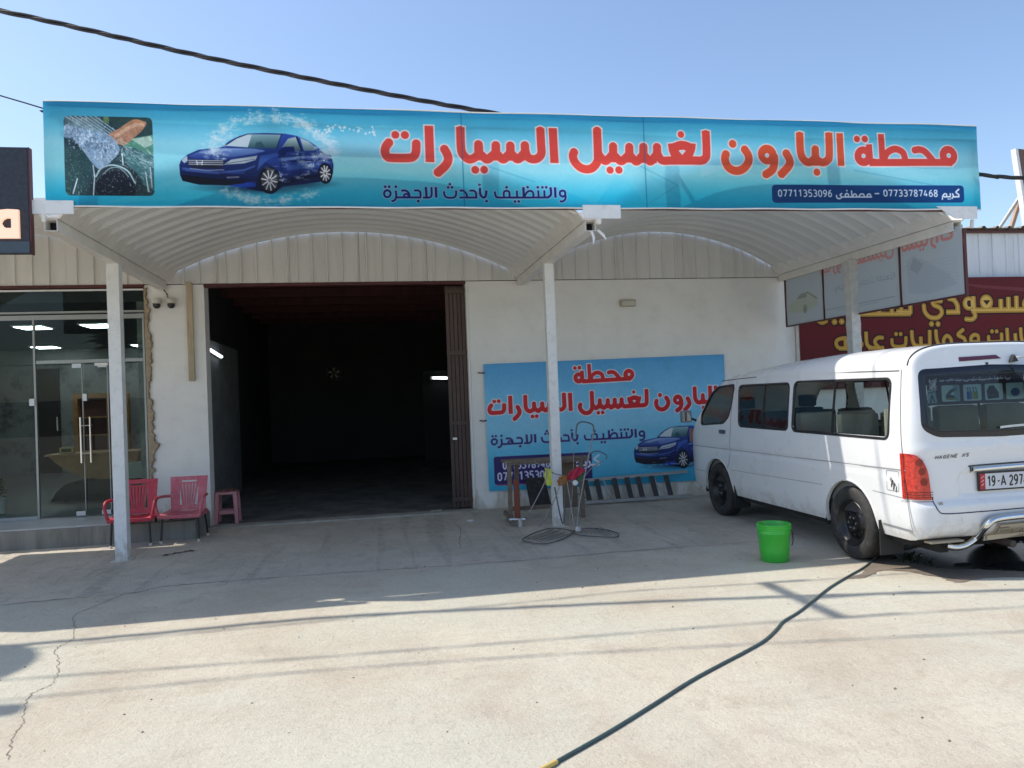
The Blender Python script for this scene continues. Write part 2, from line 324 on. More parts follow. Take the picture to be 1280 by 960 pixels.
TRACES = '''sayarat=s 80 244,3982 211,3937 201,3888 220,3843 264,3833 412,3835 461,3850 485,3893 492,3984;d 36 301,4049;d 37 389,4049;l 82 614,4142 613,3800;s 82 747,3933 779,3870 783,3821 754,3767 672,3691;s 81 910,4138 909,3936 931,3869 973,3834 1008,3835 1052,3861 1077,3904 1077,3986;s 82 1077,3986 1076,3908 1108,3864 1153,3833 1201,3865 1237,3907 1242,3980;s 82 1242,3980 1241,3906 1268,3865 1306,3834 1347,3867 1377,3907 1382,3979;s 82 1382,3979 1381,3907 1408,3868 1446,3836 1487,3869 1518,3910 1523,3982;s 82 1523,3982 1525,3919 1547,3859 1601,3838 1653,3857 1681,3901 1682,3973 1681,4145;l 50 1023,3846 1514,3847;d 37 1036,3732;d 37 1120,3734;l 82 1804,4148 1805,3805
ghaseel=s 83 2246,4149 2246,4018 2245,3901 2236,3828 2188,3768 2127,3749 2060,3767 2010,3817 1992,3875 2007,3922;s 82 2248,4018 2246,3926 2276,3867 2318,3835 2363,3869 2397,3914 2403,3992;s 82 2403,3992 2402,3913 2434,3867 2478,3835 2526,3869 2562,3911 2567,3987;s 83 2567,3987 2566,3910 2594,3867 2633,3834 2674,3868 2706,3912 2711,3990;s 84 2711,3990 2710,3912 2737,3869 2775,3836 2815,3871 2846,3914 2851,3990;l 52 2237,3850 2843,3845;d 36 2360,3745;d 37 2450,3747;s 83 2851,3990 2855,3912 2896,3849 2982,3847 3107,3849;s 84 3373,4153 3369,3936 3356,3880 3314,3853 3218,3851 3107,3849;p 0 2964,4015 3013,4019 3069,4041 3108,4048 3156,4043 3210,4023 3259,4021 3251,3964 3220,3889 3234,3855 2982,3851 2995,3885 2972,3944;h 0 3074,3947 3092,3955 3132,3956 3149,3947 3110,3903;d 34 3106,4111
baroon=s 84 3580,3929 3564,3872 3588,3801 3638,3763 3703,3755 3769,3784 3817,3846 3820,3914 3778,3983;d 41 3656,4029;d 102 4028,3926;o 23 4025,3918;s 84 4102,3919 4099,3835 4071,3766 3993,3715;s 85 4233,3952 4270,3876 4260,3814 4160,3713;s 83 4396,4157 4398,3960 4430,3880 4484,3852 4535,3878 4561,3917 4565,4002;s 83 4565,4002 4564,3917 4590,3875 4644,3853 4700,3881 4721,3935 4725,4164;l 69 4475,3852 4644,3853;d 38 4570,3751;l 75 4847,4163 4853,3821
mahatta=d 35 5045,4107;d 36 5136,4109;d 104 5114,3927;o 24 5114,3931;l 70 5181,4053 5187,3904;l 79 5185,3864 5254,3865;l 76 5179,3861 6155,3875;l 70 5327,4166 5330,3891;s 73 5350,3899 5384,3963 5448,4002 5510,4006 5570,3974 5589,3927 5591,3872;s 74 5704,3999 5767,4008 5828,3991 5888,3932 5930,3877;d 107 6115,3948;o 26 6118,3950;l 78 6091,3874 6146,3875
sub=s 19 208,3530 184,3516 178,3488 192,3466 216,3467 234,3485 234,3513 208,3530;d 12 190,3561;d 12 226,3561;s 19 285,3524 288,3475 273,3437 245,3426;d 12 288,3562;l 19 288,3462 516,3463;s 19 338,3526 376,3526 403,3504 411,3462;s 17 382,3497 361,3487 364,3468 391,3466 406,3480 382,3497;s 19 456,3527 491,3528 511,3509 510,3463;d 13 488,3428;l 22 564,3562 566,3467;s 19 533,3462 585,3462 613,3482 617,3562;l 23 657,3563 657,3463;s 19 731,3521 737,3483 761,3464 817,3464 842,3486 846,3529;d 12 790,3592;d 12 773,3561;d 12 808,3562;s 19 883,3531 915,3530 942,3498 946,3467;l 19 875,3465 1044,3466;s 19 975,3532 1014,3531 1033,3510 1033,3466;s 22 1073,3559 1075,3496 1098,3468 1123,3479 1134,3532;l 10 1059,3583 1084,3590;l 10 1067,3599 1064,3585;d 13 1130,3431;s 19 1214,3522 1220,3484 1248,3468 1426,3469;s 19 1327,3534 1301,3519 1299,3469;s 19 1327,3534 1352,3520 1353,3468;d 12 1328,3566;l 19 1426,3535 1426,3469;d 13 1404,3429;d 13 1440,3430;l 19 1353,3467 1733,3470;l 23 1491,3568 1491,3469;s 19 1499,3482 1526,3521 1559,3532 1582,3515 1585,3470;d 12 1532,3568;l 19 1634,3537 1636,3471;l 19 1693,3537 1694,3471;d 12 1631,3567;d 12 1676,3567;d 12 1713,3568;s 23 1756,3567 1757,3498 1726,3470;l 23 1800,3567 1801,3467;s 20 1873,3538 1848,3524 1849,3492 1878,3480 1899,3499 1895,3528 1873,3538;s 19 1897,3517 1900,3463 1876,3434 1844,3433
mustafa=s 16 4778,3513 4784,3485 4813,3477 4837,3494 4820,3515 4844,3532;l 16 4832,3494 5187,3497;s 16 4899,3533 4880,3520 4884,3499 4911,3499 4917,3520 4899,3533;d 9 4901,3562;l 16 4955,3565 4955,3495;s 16 4963,3499 4984,3527 5008,3517 5011,3495;s 16 5032,3496 5057,3525 5090,3526 5101,3496;s 16 5153,3530 5131,3513 5145,3497 5168,3501 5171,3522 5153,3530
kareem=s 16 6047,3538 6026,3521 6040,3503 6065,3508 6066,3530 6047,3538;l 16 6019,3516 6013,3471;l 16 6035,3503 6113,3504;l 17 6111,3543 6111,3504;d 8 6083,3480;d 8 6105,3480;s 17 6138,3539 6146,3509 6127,3484;s 17 6221,3589 6180,3554 6210,3531 6215,3505;l 17 6146,3504 6217,3505
brown=l 78 9429,2661 11022,2650;l 79 9991,2835 9988,2654;l 79 10132,2863 10129,2658;l 79 10281,2879 10278,2663;s 80 10472,2828 10427,2752 10446,2675;d 118 9725,2787;h 0 9664,2818 9799,2816 9729,2741;d 108 9397,2770;h 0 9373,2815 9429,2822 9432,2717 9381,2722 9363,2763;l 76 9484,2886 9487,2618;s 69 9482,2633 9501,2565 9438,2517 9323,2524;s 74 9040,2858 9132,2834 9191,2743 9193,2638;l 72 8990,2642 9237,2638;s 66 8593,2766 8609,2650 8696,2566 8830,2559 8910,2629 8880,2712 8773,2758 8768,2818 8925,2820;d 40 8711,2459;d 40 8830,2456;l 68 8104,2667 8371,2657;l 65 8358,2788 8354,2655;s 57 10340,2365 10348,2190 10406,2125 10635,2119;s 61 10230,2277 10234,2117;l 58 10081,2367 10080,2114;s 54 9733,2244 9745,2157 9866,2145 9962,2162 9974,2283;d 30 9801,2317;d 30 9887,2315;s 57 9485,2275 9424,2244 9407,2184 9452,2130;l 51 9439,2156 9564,2153;s 51 9485,2275 9543,2241 9541,2128;s 54 9285,2364 9183,2277 9286,2217 9314,2119;l 54 9076,2111 9323,2119;s 54 8911,2115 8921,2212 8983,2267 9048,2216 9063,2111;s 57 8783,2367 8794,2200 8857,2116 9076,2111;l 56 8672,2366 8662,2114;l 53 8513,2266 8511,2118;s 56 8361,2366 8374,2196 8439,2123 8663,2117;s 47 8004,2240 8016,2145 8110,2116 8234,2139 8258,2271;d 28 8084,2316;d 28 8166,2314;s 53 7852,2263 7765,2265 7709,2211 7735,2152 7782,2110;l 52 7587,2112 7863,2105;s 55 7564,2364 7571,2171 7644,2111;s 44 7455,2218 7485,2173 7458,2123;s 52 7177,2276 7072,2250 7045,2185 7089,2126 7201,2116;l 52 7197,2304 7201,2123;l 49 7089,2114 7345,2107;s 50 7321,2120 7396,2161 7454,2203;l 64 7372,2639 8359,2626;l 65 8355,2763 8351,2623;l 65 8194,2729 8189,2626;l 65 8026,2718 8024,2629;s 73 7501,2640 7666,2710 7826,2663;d 42 7030,2526;d 42 7150,2530;s 49 6746,2554 6823,2516 6906,2543'''
# ------------------------------------------------------------------ prints
TX = parse(TRACES)
def draw_car(c, ox, oz, sx, sy, splash=True):
    f = lambda P: [(ox+p[0]*sx, oz-p[1]*sy) for p in P]
    E = lambda x, y, rx, ry, col, al=1, soft=0: c.ell(ox+x*sx, oz-y*sy, rx*sx, ry*sy, col, al, soft)
    E(560, 610, 520, 55, (15, 30, 60), .85, 1); E(900, 575, 330, 40, (15, 30, 60), .7, 1)
    G = lambda P, c0, c1, al=1, ax=1: c.polyg(f(P), c0, c1, al, ax)
    G([(8,445),(22,410),(70,368),(150,332),(320,310),(380,262),(450,225),(520,204),(640,197),(790,198),(880,212),(960,242),(1030,288),(1062,325),(1135,360),(1152,430),(1145,495),(1120,535),(1040,560),(760,598),(700,640),(600,636),(480,612),(380,592),(150,590),(28,562),(12,520)], (12, 18, 60), (52, 84, 170))
    G([(610,400),(730,372),(745,400),(1120,372),(1146,420),(1140,490),(1020,470),(900,500),(760,580),(740,520),(700,450)], (14, 22, 78), (46, 76, 168), .95)
    G([(75,378),(180,336),(330,316),(560,318),(640,330),(600,352),(420,396),(330,404),(130,398)], (26, 48, 128), (132, 160, 210))
    c.poly(f([(150,352),(330,324),(470,322),(330,338),(210,362)]), (196, 212, 232), .55, .012); c.poly(f([(420,384),(600,342),(660,346),(520,378)]), (24, 44, 124), .8, .012)
    c.poly(f([(600,372),(720,345),(742,366),(660,395),(600,450),(575,480)]), (70, 108, 196), .8, .012)
    c.poly(f([(740,386),(900,366),(1120,352),(1140,368),(900,386),(745,408)]), (120, 150, 208), .75, .008); c.poly(f([(740,412),(900,394),(1130,384),(1130,392),(900,406),(742,424)]), (14, 22, 74), .9)
    c.line(f([(898,330),(905,420),(895,500)]), 4*sx, (12, 18, 56)); c.line(f([(1010,330),(1020,400),(1010,440)]), 4*sx, (12, 18, 56)); c.line(f([(745,350),(752,430),(765,560)]), 4*sx, (12, 18, 56))
    c.poly(f([(780,560),(900,520),(1030,505),(1030,520),(900,545),(785,585)]), (8, 12, 40), .9)
    c.poly(f([(30,462),(300,492),(480,470),(560,440),(560,452),(480,486),(300,506),(30,476)]), (84, 120, 200), .7, .008)
    c.poly(f([(350,592),(480,570),(560,560),(560,600),(480,612)]), (34, 70, 180), .9)
    G([(345,300),(432,242),(515,210),(762,207),(722,312),(500,312)], (58, 96, 104), (150, 186, 190)); c.line(f([(340,303),(432,242),(515,208),(765,203),(724,314)]), 5*sx, (18, 26, 50))
    c.poly(f([(350,300),(432,245),(512,213),(545,213),(512,308)]), (205, 220, 224))
    c.poly(f([(560,308),(575,270),(610,262),(640,300),(640,311)]), (50, 84, 96), .8)
    G([(772,300),(812,240),(872,224),(905,322),(850,330)], (70, 96, 96), (186, 206, 200))
    G([(905,230),(962,250),(1024,302),(1010,322),(930,324)], (110, 136, 140), (206, 222, 224)); c.line(f([(770,302),(815,238),(880,218),(960,244),(1030,300)]), 4*sx, (196, 206, 216), .8)
    c.line(f([(880,222),(915,325)]), 12*sx, (20, 28, 60))
    c.poly(f([(740,330),(775,300),(855,294),(862,330),(800,338),(778,372),(745,365)]), (22, 36, 100))
    c.poly(f([(70,398),(150,404),(335,404),(345,440),(300,468),(100,462),(72,440)]), (38, 42, 60))
    for y in (410, 424, 438): c.line(f([(78, y), (325, y+2)]), 7*sy, (190, 198, 208), .9)
    c.line(f([(85,470),(200,482),(330,478)]), 6*sy, (170, 180, 200), .8)
    for P in ([(134,412),(138,442)], [(176,412),(172,442)], [(138,427),(174,427)]): c.line(f(P), 8*sx, (225, 230, 238))
    c.poly(f([(330,440),(385,402),(582,368),(565,402),(480,428)]), (190, 204, 214)); c.line(f([(350,432),(560,396)]), 5*sy, (90, 104, 130))
    c.poly(f([(25,410),(66,375),(70,415),(45,432)]), (180, 194, 206))
    c.poly(f([(20,515),(350,548),(490,552),(480,575),(350,592),(110,582),(30,560)]), (20, 20, 36))
    c.poly(f([(345,528),(440,524),(440,536),(352,540)]), (214, 220, 228))
    c.line(f([(30,480),(200,500),(480,500)]), 10*sy, (48, 70, 150), .7)
    c.poly(f([(20,500),(480,560),(620,590),(760,580),(1120,520),(1110,480),(900,510),(620,540),(300,505)]), (12, 18, 60), .55, .03)
    c.poly(f([(330,330),(620,335),(560,360),(360,385)]), (130, 165, 220), .45, .02); c.poly(f([(780,440),(1100,410),(1100,440),(800,475)]), (90, 130, 205), .45, .02); c.poly(f([(50,470),(300,500),(290,512),(50,490)]), (90, 120, 190), .5, .015); c.poly(f([(520,206),(760,206),(752,216),(530,216)]), (150, 175, 205), .6)
    for (cx, cy, rx, ry) in ((663, 552, 74, 92), (1086, 494, 48, 72)):
        E(cx, cy, rx*1.12, ry*1.1, (14, 18, 52)); E(cx, cy, rx, ry, (18, 18, 24)); E(cx, cy, rx*.83, ry*.85, (60, 62, 74))
        for k in range(10):
            a = k*math.pi/5+.15; b = a+.1
            c.line(f([(cx+rx*.12*math.cos(a), cy+ry*.12*math.sin(a)), (cx+rx*.78*math.cos(a), cy+ry*.8*math.sin(a))]), 10*sx, (226, 228, 232))
        E(cx, cy, rx*.17, ry*.17, (120, 120, 130))
    rg = np.random.default_rng(3)
    n = 260 if splash else 30
    for i in range(n):
        if splash:
            if i < 170:
                a = rg.uniform(-.2, 3.4); x = 690+rg.normal(430, 34)*math.cos(a); y = 330-rg.normal(255, 24)*max(-.9, math.sin(a))
            elif i < 230: x = rg.uniform(320, 1000); y = 640+70*math.sin((x-320)/680*3.14)+rg.normal(0, 14)
            else: t = rg.uniform(0, 1); x = 1130-420*t+rg.normal(0, 26); y = 350+200*t+rg.normal(0, 40)
            for q in range(5): E(x+rg.normal(0, 22), y+rg.normal(0, 16), rg.uniform(8, 34), rg.uniform(5, 16), (226, 244, 250), .30, .8)
            E(x, y, rg.uniform(2, 5), rg.uniform(2, 6), (240, 250, 252), .8)
            continue
        x = rg.uniform(180, 1000); y = 600+rg.normal(0, 12); P = [(x, y), (x+20, y+6), (x+40, y)]; al = .4
        sl = None; Q = f(P); c_line_fast(c, Q, (rg.uniform(10, 26) if splash else 6)*sx, (225, 242, 250), al)
    if splash:
        for i in range(46):
            x = rg.uniform(1030, 1500); y = 175-25*math.sin((x-1030)/150.)+rg.normal(0, 12); E(x, y, rg.uniform(4, 12), rg.uniform(4, 11), (232, 246, 250), .8)
def c_line_fast(c, P, w, col, al):
    xs_, zs_ = [p[0] for p in P], [p[1] for p in P]; sl = c.box(min(xs_)-.03, max(xs_)+.03, min(zs_)-.03, max(zs_)+.03)
    D = np.full((c.h, c.w), 1e3) if False else None
    X = c.xs[sl[1]][None, :]; Z = c.zs[sl[0]][:, None]; d = np.full((Z.shape[0], X.shape[1]), 1e3)
    for a, b in zip(P[:-1], P[1:]):
        dx, dz = b[0]-a[0], b[1]-a[1]; t = np.clip(((X-a[0])*dx+(Z-a[1])*dz)/(dx*dx+dz*dz+1e-9), 0, 1); d = np.minimum(d, np.hypot(X-a[0]-t*dx, Z-a[1]-t*dz))
    c.blend(sl, (.5-(d-w/2)*c.p)*al, col)
# ---- main sign
SX0, SX1, SZ0, SZ1, SY = -2.682, 6.474, 3.365, 4.283, -3.66
c = Canvas(SX0, SX1, SZ0, SZ1, 300)
c.vgrad([(0, (34, 176, 214)), (.12, (44, 188, 222)), (.38, (146, 224, 236)), (.62, (152, 222, 236)), (.78, (104, 202, 230)), (1, (48, 162, 210))])
X = np.linspace(0, 1, c.w)[None, :]; c.a *= (1-.10*np.clip(1-X*7, 0, 1)-.05*np.clip(X*6-5, 0, 1))[..., None]
for P, al in (([(1.3,3.8),(2.2,3.4),(2.6,3.95)], .10), ([(3.3,3.86),(3.55,3.78),(3.3,3.68)], .22), ([(2.2,4.1),(3.1,3.42),(2.7,3.42)], .07), ([(-.6,3.9),(.7,3.6),(.2,4.15)], .08), ([(4.2,3.5),(5.6,3.8),(6.4,3.6),(6.4,3.4),(4.4,3.4)], .07), ([(-2.2,3.4),(-1.4,3.7),(-.3,3.5)], .08)):
    c.poly(P, (215, 240, 246), al)
for P in ([(2.45,3.9),(3.05,3.6)], [(2.75,3.42),(3.05,3.6)], [(5.0,3.78),(6.2,3.58)], [(.6,3.95),(1.6,3.62)]): c.line(P, .02, (40, 130, 165), .08)
# photograph of a hand washing a car, rounded corners
ins = Canvas(-2.519, -1.803, 3.465, 4.160, 300); g = lambda x, y: (-2.519+(x-190)/730.*.716, 4.16-(y-150)/645.*.695)
ins.a[:] = np.array((44, 66, 72))/255.
for k in range(7): ins.poly([g(190, 150+k*26), g(190, 162+k*26), g(520+k*10, 330+k*10), g(300+k*60, 150)][:3]+[g(250+k*40, 150)], (118, 146, 156), .5)
for k in range(7): ins.line([g(190+k*42, 145), g(450+k*35, 300)], .012, (150, 176, 186), .75)
ins.poly([g(515, 150), g(560, 150), g(560, 200), g(515, 205)], (96, 128, 92)); ins.poly([g(560, 165), g(930, 140), g(930, 300), g(700, 320)], (48, 74, 74))
ins.poly([g(650, 380), g(760, 320), g(930, 290), g(930, 500), g(780, 420)], (92, 150, 128)); ins.poly([g(740, 330), g(900, 300), g(930, 360), g(850, 400)], (196, 214, 196), .8)
ins.poly([g(640, 420), g(760, 400), g(930, 470), g(930, 760), g(820, 700), g(720, 560)], (70, 112, 116)); ins.poly([g(190, 400), g(330, 420), g(420, 560), g(400, 800), g(190, 800)], (50, 78, 80))
ins.poly([tuple(q) for q in catmull([g(555, 300), g(640, 245), g(760, 170), g(840, 180), g(870, 200), g(830, 260), g(760, 320), g(690, 375), g(630, 372)], 6, True)], (186, 136, 106)); ins.line([g(620, 300), g(760, 220), g(840, 210)], .035, (214, 170, 140), .6, True)
ins.ell(*g(605, 730), .215, .21, (46, 58, 62)); ins.ell(*g(600, 740), .16, .16, (28, 32, 42)); ins.line([g(440, 640), g(490, 570), g(590, 545), g(700, 590), g(760, 690)], .014, (170, 200, 204), .8, True); ins.line([g(500, 620), g(560, 570), g(640, 570), g(710, 640)], .008, (170, 196, 204), .6, True)
ins.poly([tuple(q) for q in catmull([g(190, 225), g(300, 240), g(420, 270), g(540, 290), g(610, 350), g(640, 430), g(560, 520), g(480, 580), g(420, 540), g(340, 430), g(260, 340), g(190, 320)], 6, True)], (150, 176, 200), .9)
rg = np.random.default_rng(5)
for i in range(520):
    t = rg.uniform(0, 1); x = 220+380*t+rg.normal(0, 40); y = 300+110*t+rg.normal(0, 55); c_line_fast(ins, [g(x, y), g(x+rg.normal(0, 10), y+rg.normal(0, 14))], rg.uniform(.002, .007), (232, 240, 246) if rg.random() < .6 else (60, 90, 120), .55)
for i in range(150):
    x = rg.uniform(620, 920); y = 380+(x-620)*.55+rg.normal(0, 55); c_line_fast(ins, [g(x, y), g(x+rg.normal(26, 10), y+rg.normal(16, 12))], rg.uniform(.002, .006), (205, 226, 226), .5)
for i in range(60):
    x = rg.uniform(200, 900); y = rg.uniform(560, 780); c_line_fast(ins, [g(x, y), g(x+2, y+rg.uniform(2, 30))], rg.uniform(.002, .005), (190, 214, 218), .6)
for P in ([g(420, 550), g(430, 640), g(415, 790)], [g(290, 660), g(250, 780)], [g(660, 450), g(665, 540)], [g(850, 600), g(870, 760)], [g(890, 560), g(900, 720)]): ins.line(P, .010, (214, 230, 236), .75)
ins.grain(.12, (3, 6, 14), 4)
for k in range(260):
    x, y = g(rg.uniform(200, 910), rg.uniform(420, 790)); ins.ell(x, y, rg.uniform(.001, .004), rg.uniform(.001, .004), (206, 222, 226), .7)
sl = c.box(ins.x0, ins.x1, ins.z0, ins.z1); j0, i0 = sl[0].start, sl[1].start
cc = Canvas(ins.x0, ins.x1, ins.z0, ins.z1, 300); cc.a[:] = 0; cc.rrect(ins.x0, ins.x1, ins.z0, ins.z1, .05, (1, 1, 1)); al = cc.a[..., :1]
c.a[j0:j0+ins.h, i0:i0+ins.w] = c.a[j0:j0+ins.h, i0:i0+ins.w]*(1-al)+ins.a*al
draw_car(c, -1.605, 4.280, 1.486/1280, .988/815)
RED = (230, 78, 66)
for k in ('sayarat', 'ghaseel', 'baroon', 'mahatta'): c.text(TX[k], RED if k != 'baroon' else (234, 92, 56), ow=.0135, ocol=(236, 228, 226))
c.text(TX['sub'], (26, 34, 116), ow=.008, ocol=(150, 190, 214))
c.rrect(4.06, 6.277, 3.430, 3.615, .045, (16, 66, 128), 1, .012)
WH = (226, 236, 246)
c.text(digits('07711353096', 4.128, 4.74, 3.497, 3.563, .0125), WH); c.text(digits('07733787468', 5.325, 5.974, 3.507, 3.573, .0125), WH)
c.line([(5.226, 3.533), (5.268, 3.534)], .014, WH); c.text(TX['mustafa'], WH); c.text(TX['kareem'], WH)
for x in (.92, 2.72): c.line([(x, 3.36), (x, 4.3)], .012, (24, 110, 156), .35)  # shade of two frame uprights painted into the print
c.grain(.018, (6, 30, 90), 2)
IM_SIGN = c.image('car_wash_sign_print')
# ---- wall banner
BX0, BX1, BZ0, BZ1 = 1.575, 5.225, .235, 2.07
c = Canvas(BX0, BX1, BZ0, BZ1, 260)
c.vgrad([(0, (52, 172, 214)), (.2, (88, 190, 226)), (.5, (138, 206, 236)), (.75, (112, 190, 232)), (1, (80, 162, 220))])
for P, al in (([(1.6,.8),(3.2,1.9),(4.6,1.2)], .06), ([(2.2,.3),(3.6,1.1),(5.2,.5)], .07), ([(3.4,2.0),(5.2,2.0),(5.2,1.0)], .05)): c.poly(P, (220, 240, 250), al)
AR = (.7398, 1.4823, .7649, -1.5708); AM = (.7583, -.9185, .8113, -1.3719); AS = (1.3203, 1.4066, 1.2185, -3.3146)
BR = (206, 24, 30)
for k in ('sayarat', 'ghaseel', 'baroon'): c.text(TX[k], BR, ow=.014, ocol=(232, 226, 232), A=AR)
c.text(TX['mahatta'], BR, ow=.014, ocol=(232, 226, 232), A=AM)
c.text(TX['sub'], (48, 34, 112), A=AS, fat=.001, ow=.006, ocol=(150, 190, 220))
c.rrect(1.66, 3.10, .325, .727, .035, (52, 36, 108))
c.text(digits('07733787468', 1.79, 2.56, .545, .652, .022), (224, 226, 240)); c.text(digits('07711353096', 1.708, 2.56, .383, .492, .022), (224, 226, 240))
c.text(TX['kareem'], (224, 226, 240), A=(1.9, 2.64-5.97*1.9+.1, 1.7, .545-3.507*1.7)); c.text(TX['mustafa'], (224, 226, 240), A=(1.15, 2.60-4.86*1.15, 1.7, .385-3.497*1.7))
draw_car(c, 3.735, 1.043+200*.00137, .00116, .00137, False)
c.line([(1.7, .318), (3.05, .322)], .02, (170, 60, 110), .5)
c.grain(.03, (8, 40, 120), 6)
IM_BANNER = c.image('wall_banner_print')
# ---- maroon and gold sign of the next shop
c = Canvas(6.43, 11.2, 1.5, 3.19, 200)
c.vgrad([(0, (74, 10, 18)), (.55, (96, 10, 20)), (1, (92, 18, 28))])
c.poly([(9.2, 3.1), (11.2, 2.95), (11.2, 2.88), (9.6, 3.02)], (140, 90, 96), .4); c.poly([(9.8, 3.0), (11.2, 2.84), (11.2, 2.82)], (40, 14, 20), .6)
c.text(TX['brown'], (184, 138, 48), ow=.022, ocol=(36, 10, 12), fat=.006); c.text(TX['brown'], (214, 178, 96), fat=-.022, al=.75)
IM_MAROON = c.image('maroon_sign_print')
# ---- side banner, back of the print showing faintly through (mirrored)
c = Canvas(-3.74, -.14, 2.46, 3.24, 200)     # x here is the wall's Y axis
c.a[:] = np.array((176, 184, 186))/255.
mir = lambda sx, ox, sz, oz: (sx, ox, sz, oz)
c.text(TX['sayarat'], (200, 130, 126), A=(.53, -3.66, .42, 1.50), al=.30, fat=.002); c.text(TX['ghaseel'], (200, 130, 126), A=(.53, -3.66, .42, 1.50), al=.30); c.text(TX['baroon'], (200, 130, 126), A=(.53, -3.66, .42, 1.50), al=.30)
c.text(TX['sayarat'], (200, 130, 126), A=(.53, -3.66, .42, 1.50), al=.30)
c.text(TX['sub'], (110, 122, 134), A=(.70, -2.75, .62, .68), al=.30)
c.line([(-2.6, 2.60), (-1.2, 2.60)], .012, (130, 140, 146), .6); c.line([(-2.3, 2.57), (-1.4, 2.57)], .008, (130, 140, 146), .6)
t_ = c
def faintcar(ox, oz, s, col, al):
    f = lambda P: [(ox-p[0]*s, oz-p[1]*s) for p in P]
    c.poly(f([(8,445),(22,410),(150,332),(320,310),(450,225),(640,197),(880,212),(1030,288),(1135,360),(1150,430),(1120,535),(760,598),(480,612),(28,562)]), col, al)
    c.poly(f([(345,300),(515,210),(762,207),(722,312)]), (110, 116, 112), al); c.ell(ox-665*s, oz-550*s, 80*s, 95*s, (110, 116, 104), al); c.line(f([(760,200),(1100,380)]), .02, (120, 124, 116), al)
faintcar(-.22, 3.05, .00068, (170, 174, 140), .5)
c.poly([(-3.5, 2.72), (-3.1, 2.95), (-2.95, 3.02), (-2.82, 2.98), (-2.85, 2.6), (-3.2, 2.55), (-3.6, 2.6)], (140, 148, 156), .25); c.poly([(-3.1, 2.9), (-2.95, 3.0), (-2.88, 2.88), (-3.0, 2.8)], (120, 126, 136), .3)
for k in range(9): c.line([(-3.62, 2.62+k*.035), (-3.0+.03*k, 2.60+k*.04)], .006, (140, 148, 156), .3)
IM_SIDE = c.image('side_banner_print')
# ------------------------------------------------------------------ shared materials
M = {}
M['white_wall'] = mat('white_plaster', (.83, .815, .78), .85, var=.05, vs=1.1, bump=.25, bs=45, dirt=(.60, .56, .50), dirt_amt=.3)
M['panel'] = mat('beige_painted_metal', (.72, .705, .67), .5, var=.07, vs=2.0, dirt=(.36, .28, .2), dirt_amt=.22, streak=True)
M['panel2'] = mat('pale_blue_grey_metal', (.72, .75, .78), .5, var=.09, vs=2.0, dirt=(.4, .4, .4), dirt_amt=.25, streak=True)
M['canopy'] = mat('canopy_sheet', (.73, .725, .70), .5, var=.06, vs=1.2)
M['white_steel'] = mat('white_painted_steel', (.80, .80, .79), .45, var=.05, vs=5, dirt=(.35, .3, .26), dirt_amt=.3, bump=.06, bs=30)
M['cream_steel'] = mat('cream_painted_steel', (.78, .75, .70), .45, var=.07, vs=4, dirt=(.35, .3, .26), dirt_amt=.25)
M['rust'] = mat('red_oxide_steel', (.11, .035, .03), .7, var=.3, vs=6)
M['dark_red'] = mat('maroon_steel', (.085, .02, .02), .5, var=.2)
M['dark'] = mat('dark_void', (.02, .02, .02), .8)
M['black_plastic'] = mat('black_plastic', (.02, .02, .022), .45, var=.1)
M['rubber'] = mat('tyre_rubber', (.028, .028, .028), .75, var=.3, vs=9, bump=.2, bs=90, dirt=(.14, .12, .10), dirt_amt=.5)
M['chrome'] = mat('chrome', (.78, .78, .76), .13, 1.0, var=.03)
M['alu'] = mat('aluminium', (.55, .56, .57), .38, .9, var=.08)
M['plaster_raw'] = mat('bare_render', (.40, .32, .22), .95, var=.2, vs=14, bump=.8, bs=40, dirt=(.2, .15, .1), dirt_amt=.7)
M['wood_old'] = mat('weathered_wood', (.20, .155, .12), .85, var=.3, vs=14, bump=.5, bs=50, dirt=(.09, .07, .055), dirt_amt=.6)
M['wood'] = mat('warm_wood', (.46, .23, .09), .5, var=.2, vs=8)
M['gate'] = mat('brown_gate_steel', (.085, .052, .044), .6, var=.25, vs=4, dirt=(.035, .022, .02), dirt_amt=.6, streak=True)
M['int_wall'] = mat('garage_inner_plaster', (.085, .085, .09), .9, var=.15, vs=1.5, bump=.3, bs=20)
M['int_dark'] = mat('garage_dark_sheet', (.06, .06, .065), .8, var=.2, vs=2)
M['glass'] = glass_mat('shop_glass', (.76, .82, .80), .8, base=.018)
M['glass_van'] = glass_mat('van_side_glass', (.78, .83, .81), .9, base=.035)
M['glass_rear'] = glass_mat('van_rear_glass', (.48, .54, .54), 1.0, base=.03)
